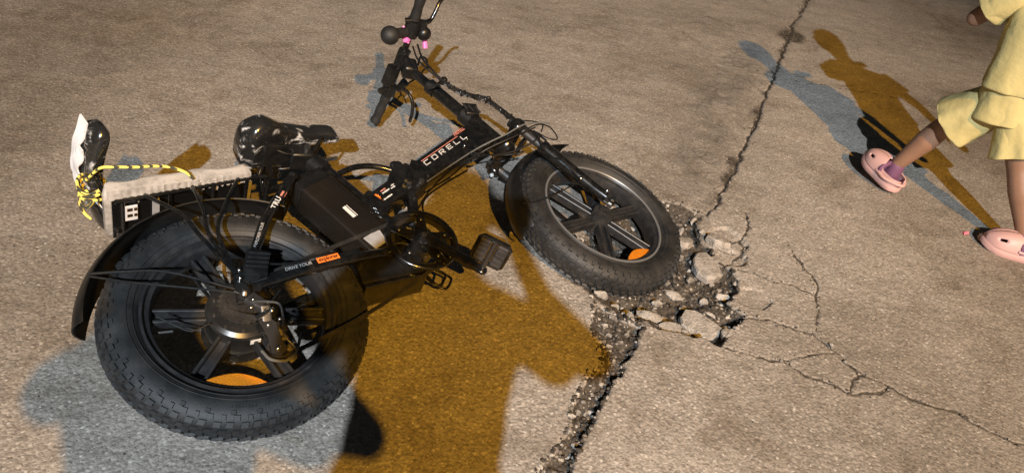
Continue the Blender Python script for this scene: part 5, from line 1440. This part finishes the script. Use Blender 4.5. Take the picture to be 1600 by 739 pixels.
for i, (x, y, sx, sy, sz, rot, lab) in enumerate(SLABS):
    place_slab(x, y, sx, sy, sz, rot, 700 + i, lab, 'broken asphalt lumps', (random.uniform(-.2, .2), random.uniform(-.2, .2)))
for i, (x, y, sx, sy, sz, rot, mat, lab) in enumerate(BIG):
    if mat == 'chunk':
        place_slab(x, y, sx * 1.08, sy * 1.05, sz, rot, 800 + i, lab, 'broken asphalt lumps', (0.12, -0.1)); continue
    place_stone(x, y, sx, sy, sz, rot, 100 + i, 'palestone', lab, group=G1, name='stone' if mat == 'stone' else 'asphalt_lump', cat='stone' if mat == 'stone' else 'asphalt lump')
SMALL = [(0.289, 1.48), (0.525, 1.540), (0.547, 1.955), (0.565, 1.79), (0.50, 1.785), (0.318, 1.585), (0.345, 1.560), (0.362, 1.535), (0.313, 1.515), (0.401, 1.625), (0.455, 1.665), (0.58, 1.87), (0.535, 1.665), (0.545, 1.90), (0.615, 1.99), (0.47, 1.60), (0.365, 1.60), (0.63, 1.775), (0.66, 1.655), (0.445, 1.63)]
for i, (x, y) in enumerate(SMALL):
    s = random.uniform(0.018, 0.030)
    place_stone(x, y, s * 1.25, s, s * .75, random.uniform(0, 6), 300 + i, 'stone', 'small pebble among the soil of the pothole', name='pebble', group='small pebbles in the pothole')
TRP = [(0.268, 1.362), (0.243, 1.277), (0.221, 1.159), (0.285, 1.414), (0.201, 1.088), (0.232, 1.19), (0.30, 1.40), (0.31, 1.345), (0.276, 1.30), (0.255, 1.225), (0.205, 1.13), (0.33, 1.42), (0.185, 1.05), (0.215, 1.06), (0.35, 1.46), (0.30, 1.45)]
for i, (x, y) in enumerate(TRP):
    s = random.uniform(0.012, 0.020)
    place_stone(x, y, s * 1.2, s, s * .8, random.uniform(0, 6), 400 + i, 'stone', 'small pebble in the gravel strip below the pothole', name='pebble', group='pebbles in the gravel strip', cat='pebble')
for i, (x, y) in enumerate([(0.767, 1.445), (0.924, 1.535), (0.948, 1.478), (0.888, 1.585), (0.735, 1.612), (0.93, 1.70)]):
    s = random.uniform(0.011, 0.017)
    place_stone(x, y, s * 1.2, s, s * .8, random.uniform(0, 6), 500 + i, 'stone', 'crumb of stone lodged in the cracks right of the pothole', name='pebble', group='crumbs in the cracks', cat='pebble', lift=0.5)

def gravel():
    r = random.Random(3); V_ = []; F_ = []
    ico = [(0, 0, 1), (.89, 0, .45), (.28, .85, .45), (-.72, .53, .45), (-.72, -.53, .45), (.28, -.85, .45), (.72, .53, -.45), (-.28, .85, -.45), (-.89, 0, -.45), (-.28, -.85, -.45), (.72, -.53, -.45), (0, 0, -1)]
    fc = [(0, 1, 2), (0, 2, 3), (0, 3, 4), (0, 4, 5), (0, 5, 1), (1, 6, 2), (2, 7, 3), (3, 8, 4), (4, 9, 5), (5, 10, 1), (6, 7, 2), (7, 8, 3), (8, 9, 4), (9, 10, 5), (10, 6, 1), (11, 7, 6), (11, 8, 7), (11, 9, 8), (11, 10, 9), (11, 6, 10)]
    def one(x, y, s):
        k = len(V_); z = gz(x, y); a = r.uniform(0, 6.28); c, sn = math.cos(a), math.sin(a)
        sx, sy, sz = s * r.uniform(.8, 1.4), s * r.uniform(.7, 1.1), s * r.uniform(.5, .8)
        for p in ico:
            j = 1 + r.uniform(-.2, .2); px_, py_ = p[0] * sx * j, p[1] * sy * j
            V_.append((x + px_ * c - py_ * sn, y + px_ * sn + py_ * c, z + sz * 0.35 + p[2] * sz * j))
        F_.extend([tuple(i + k for i in f) for f in fc])
    pts = 0
    potA = np.array(POT); trA = np.array(TREN)
    for poly, cnt, lo, hi in ((potA, 2400, 0.0016, 0.0085), (trA[:, :], 2200, 0.0014, 0.0080)):
        x0, y0 = poly.min(0); x1, y1 = poly.max(0)
        X = np.array([r.uniform(x0, x1) for _ in range(cnt * 4)]); Y = np.array([r.uniform(max(y0, 0.85), y1) for _ in range(cnt * 4)])
        ok = in_poly(X, Y, [tuple(p) for p in poly])
        for x, y in list(zip(X[ok], Y[ok]))[:cnt]:
            one(x, y, lo + (hi - lo) * r.random() ** 2.6)
    for pts_, w, d in CRACKS[:9]:
        for (a, b) in zip(pts_[:-1], pts_[1:]):
            L = math.hypot(b[0] - a[0], b[1] - a[1])
            for _ in range(int(L / 0.006)):
                t = r.random(); one(a[0] + (b[0] - a[0]) * t + r.gauss(0, .008), a[1] + (b[1] - a[1]) * t + r.gauss(0, .008), 0.0012 + 0.0028 * r.random() ** 2)
    for (a, b) in zip(SEAM[:-1], SEAM[1:]):
        L = math.hypot(b[0] - a[0], b[1] - a[1])
        for _ in range(int(L / 0.012)):
            t = r.random(); one(a[0] + (b[0] - a[0]) * t + r.gauss(-0.02, .025), a[1] + (b[1] - a[1]) * t + r.gauss(0, .02), 0.0015 + 0.004 * r.random() ** 2)
    for _ in range(450):
        one(r.uniform(-1.6, 1.9), r.uniform(0.8, 3.6), 0.0010 + 0.0022 * r.random() ** 3)
    me = bpy.data.meshes.new('gravel'); me.from_pydata(V_, [], F_); me.materials.append(M['gravel'])
    o = bpy.data.objects.new('gravel', me); COL.objects.link(o)
    tag(o, 'loose grit and crumbs in the pothole, the joint and the cracks', 'gravel', kind='stuff')
def gravel_material():
    m, nt, b = mat_new('mixed grit')
    ge = nd(nt, 'ShaderNodeNewGeometry')
    r = ramp(nt, ge.outputs['Random Per Island'], [(0.0, (0.024, 0.019, 0.014)), (0.62, (0.065, 0.053, 0.041)), (0.86, (0.17, 0.145, 0.12)), (1.0, (0.46, 0.42, 0.37))])
    lk(nt, r.outputs[0], b.inputs['Base Color']); b.inputs['Roughness'].default_value = 0.85
    return m
M['gravel'] = gravel_material()
gravel()
scr = MB().rings([[(-0.012, -0.006, 0.0), (0.012, -0.004, 0.001), (0.012, -0.004, 0.003), (-0.012, -0.006, 0.002)], [(-0.010, 0.0, 0.006), (0.013, 0.001, 0.008), (0.013, 0.001, 0.0095), (-0.010, 0.0, 0.0075)], [(-0.013, 0.007, 0.001), (0.010, 0.008, 0.001), (0.010, 0.008, 0.003), (-0.013, 0.007, 0.003)]]).build('litter_scrap', 'scrap')
scr.location = (1.615, 2.28, gz(1.615, 2.28) + 0.001); scr.rotation_euler = (0, 0, 0.4)
tag(scr, 'tiny pink scrap of litter on the road by the child', 'litter')
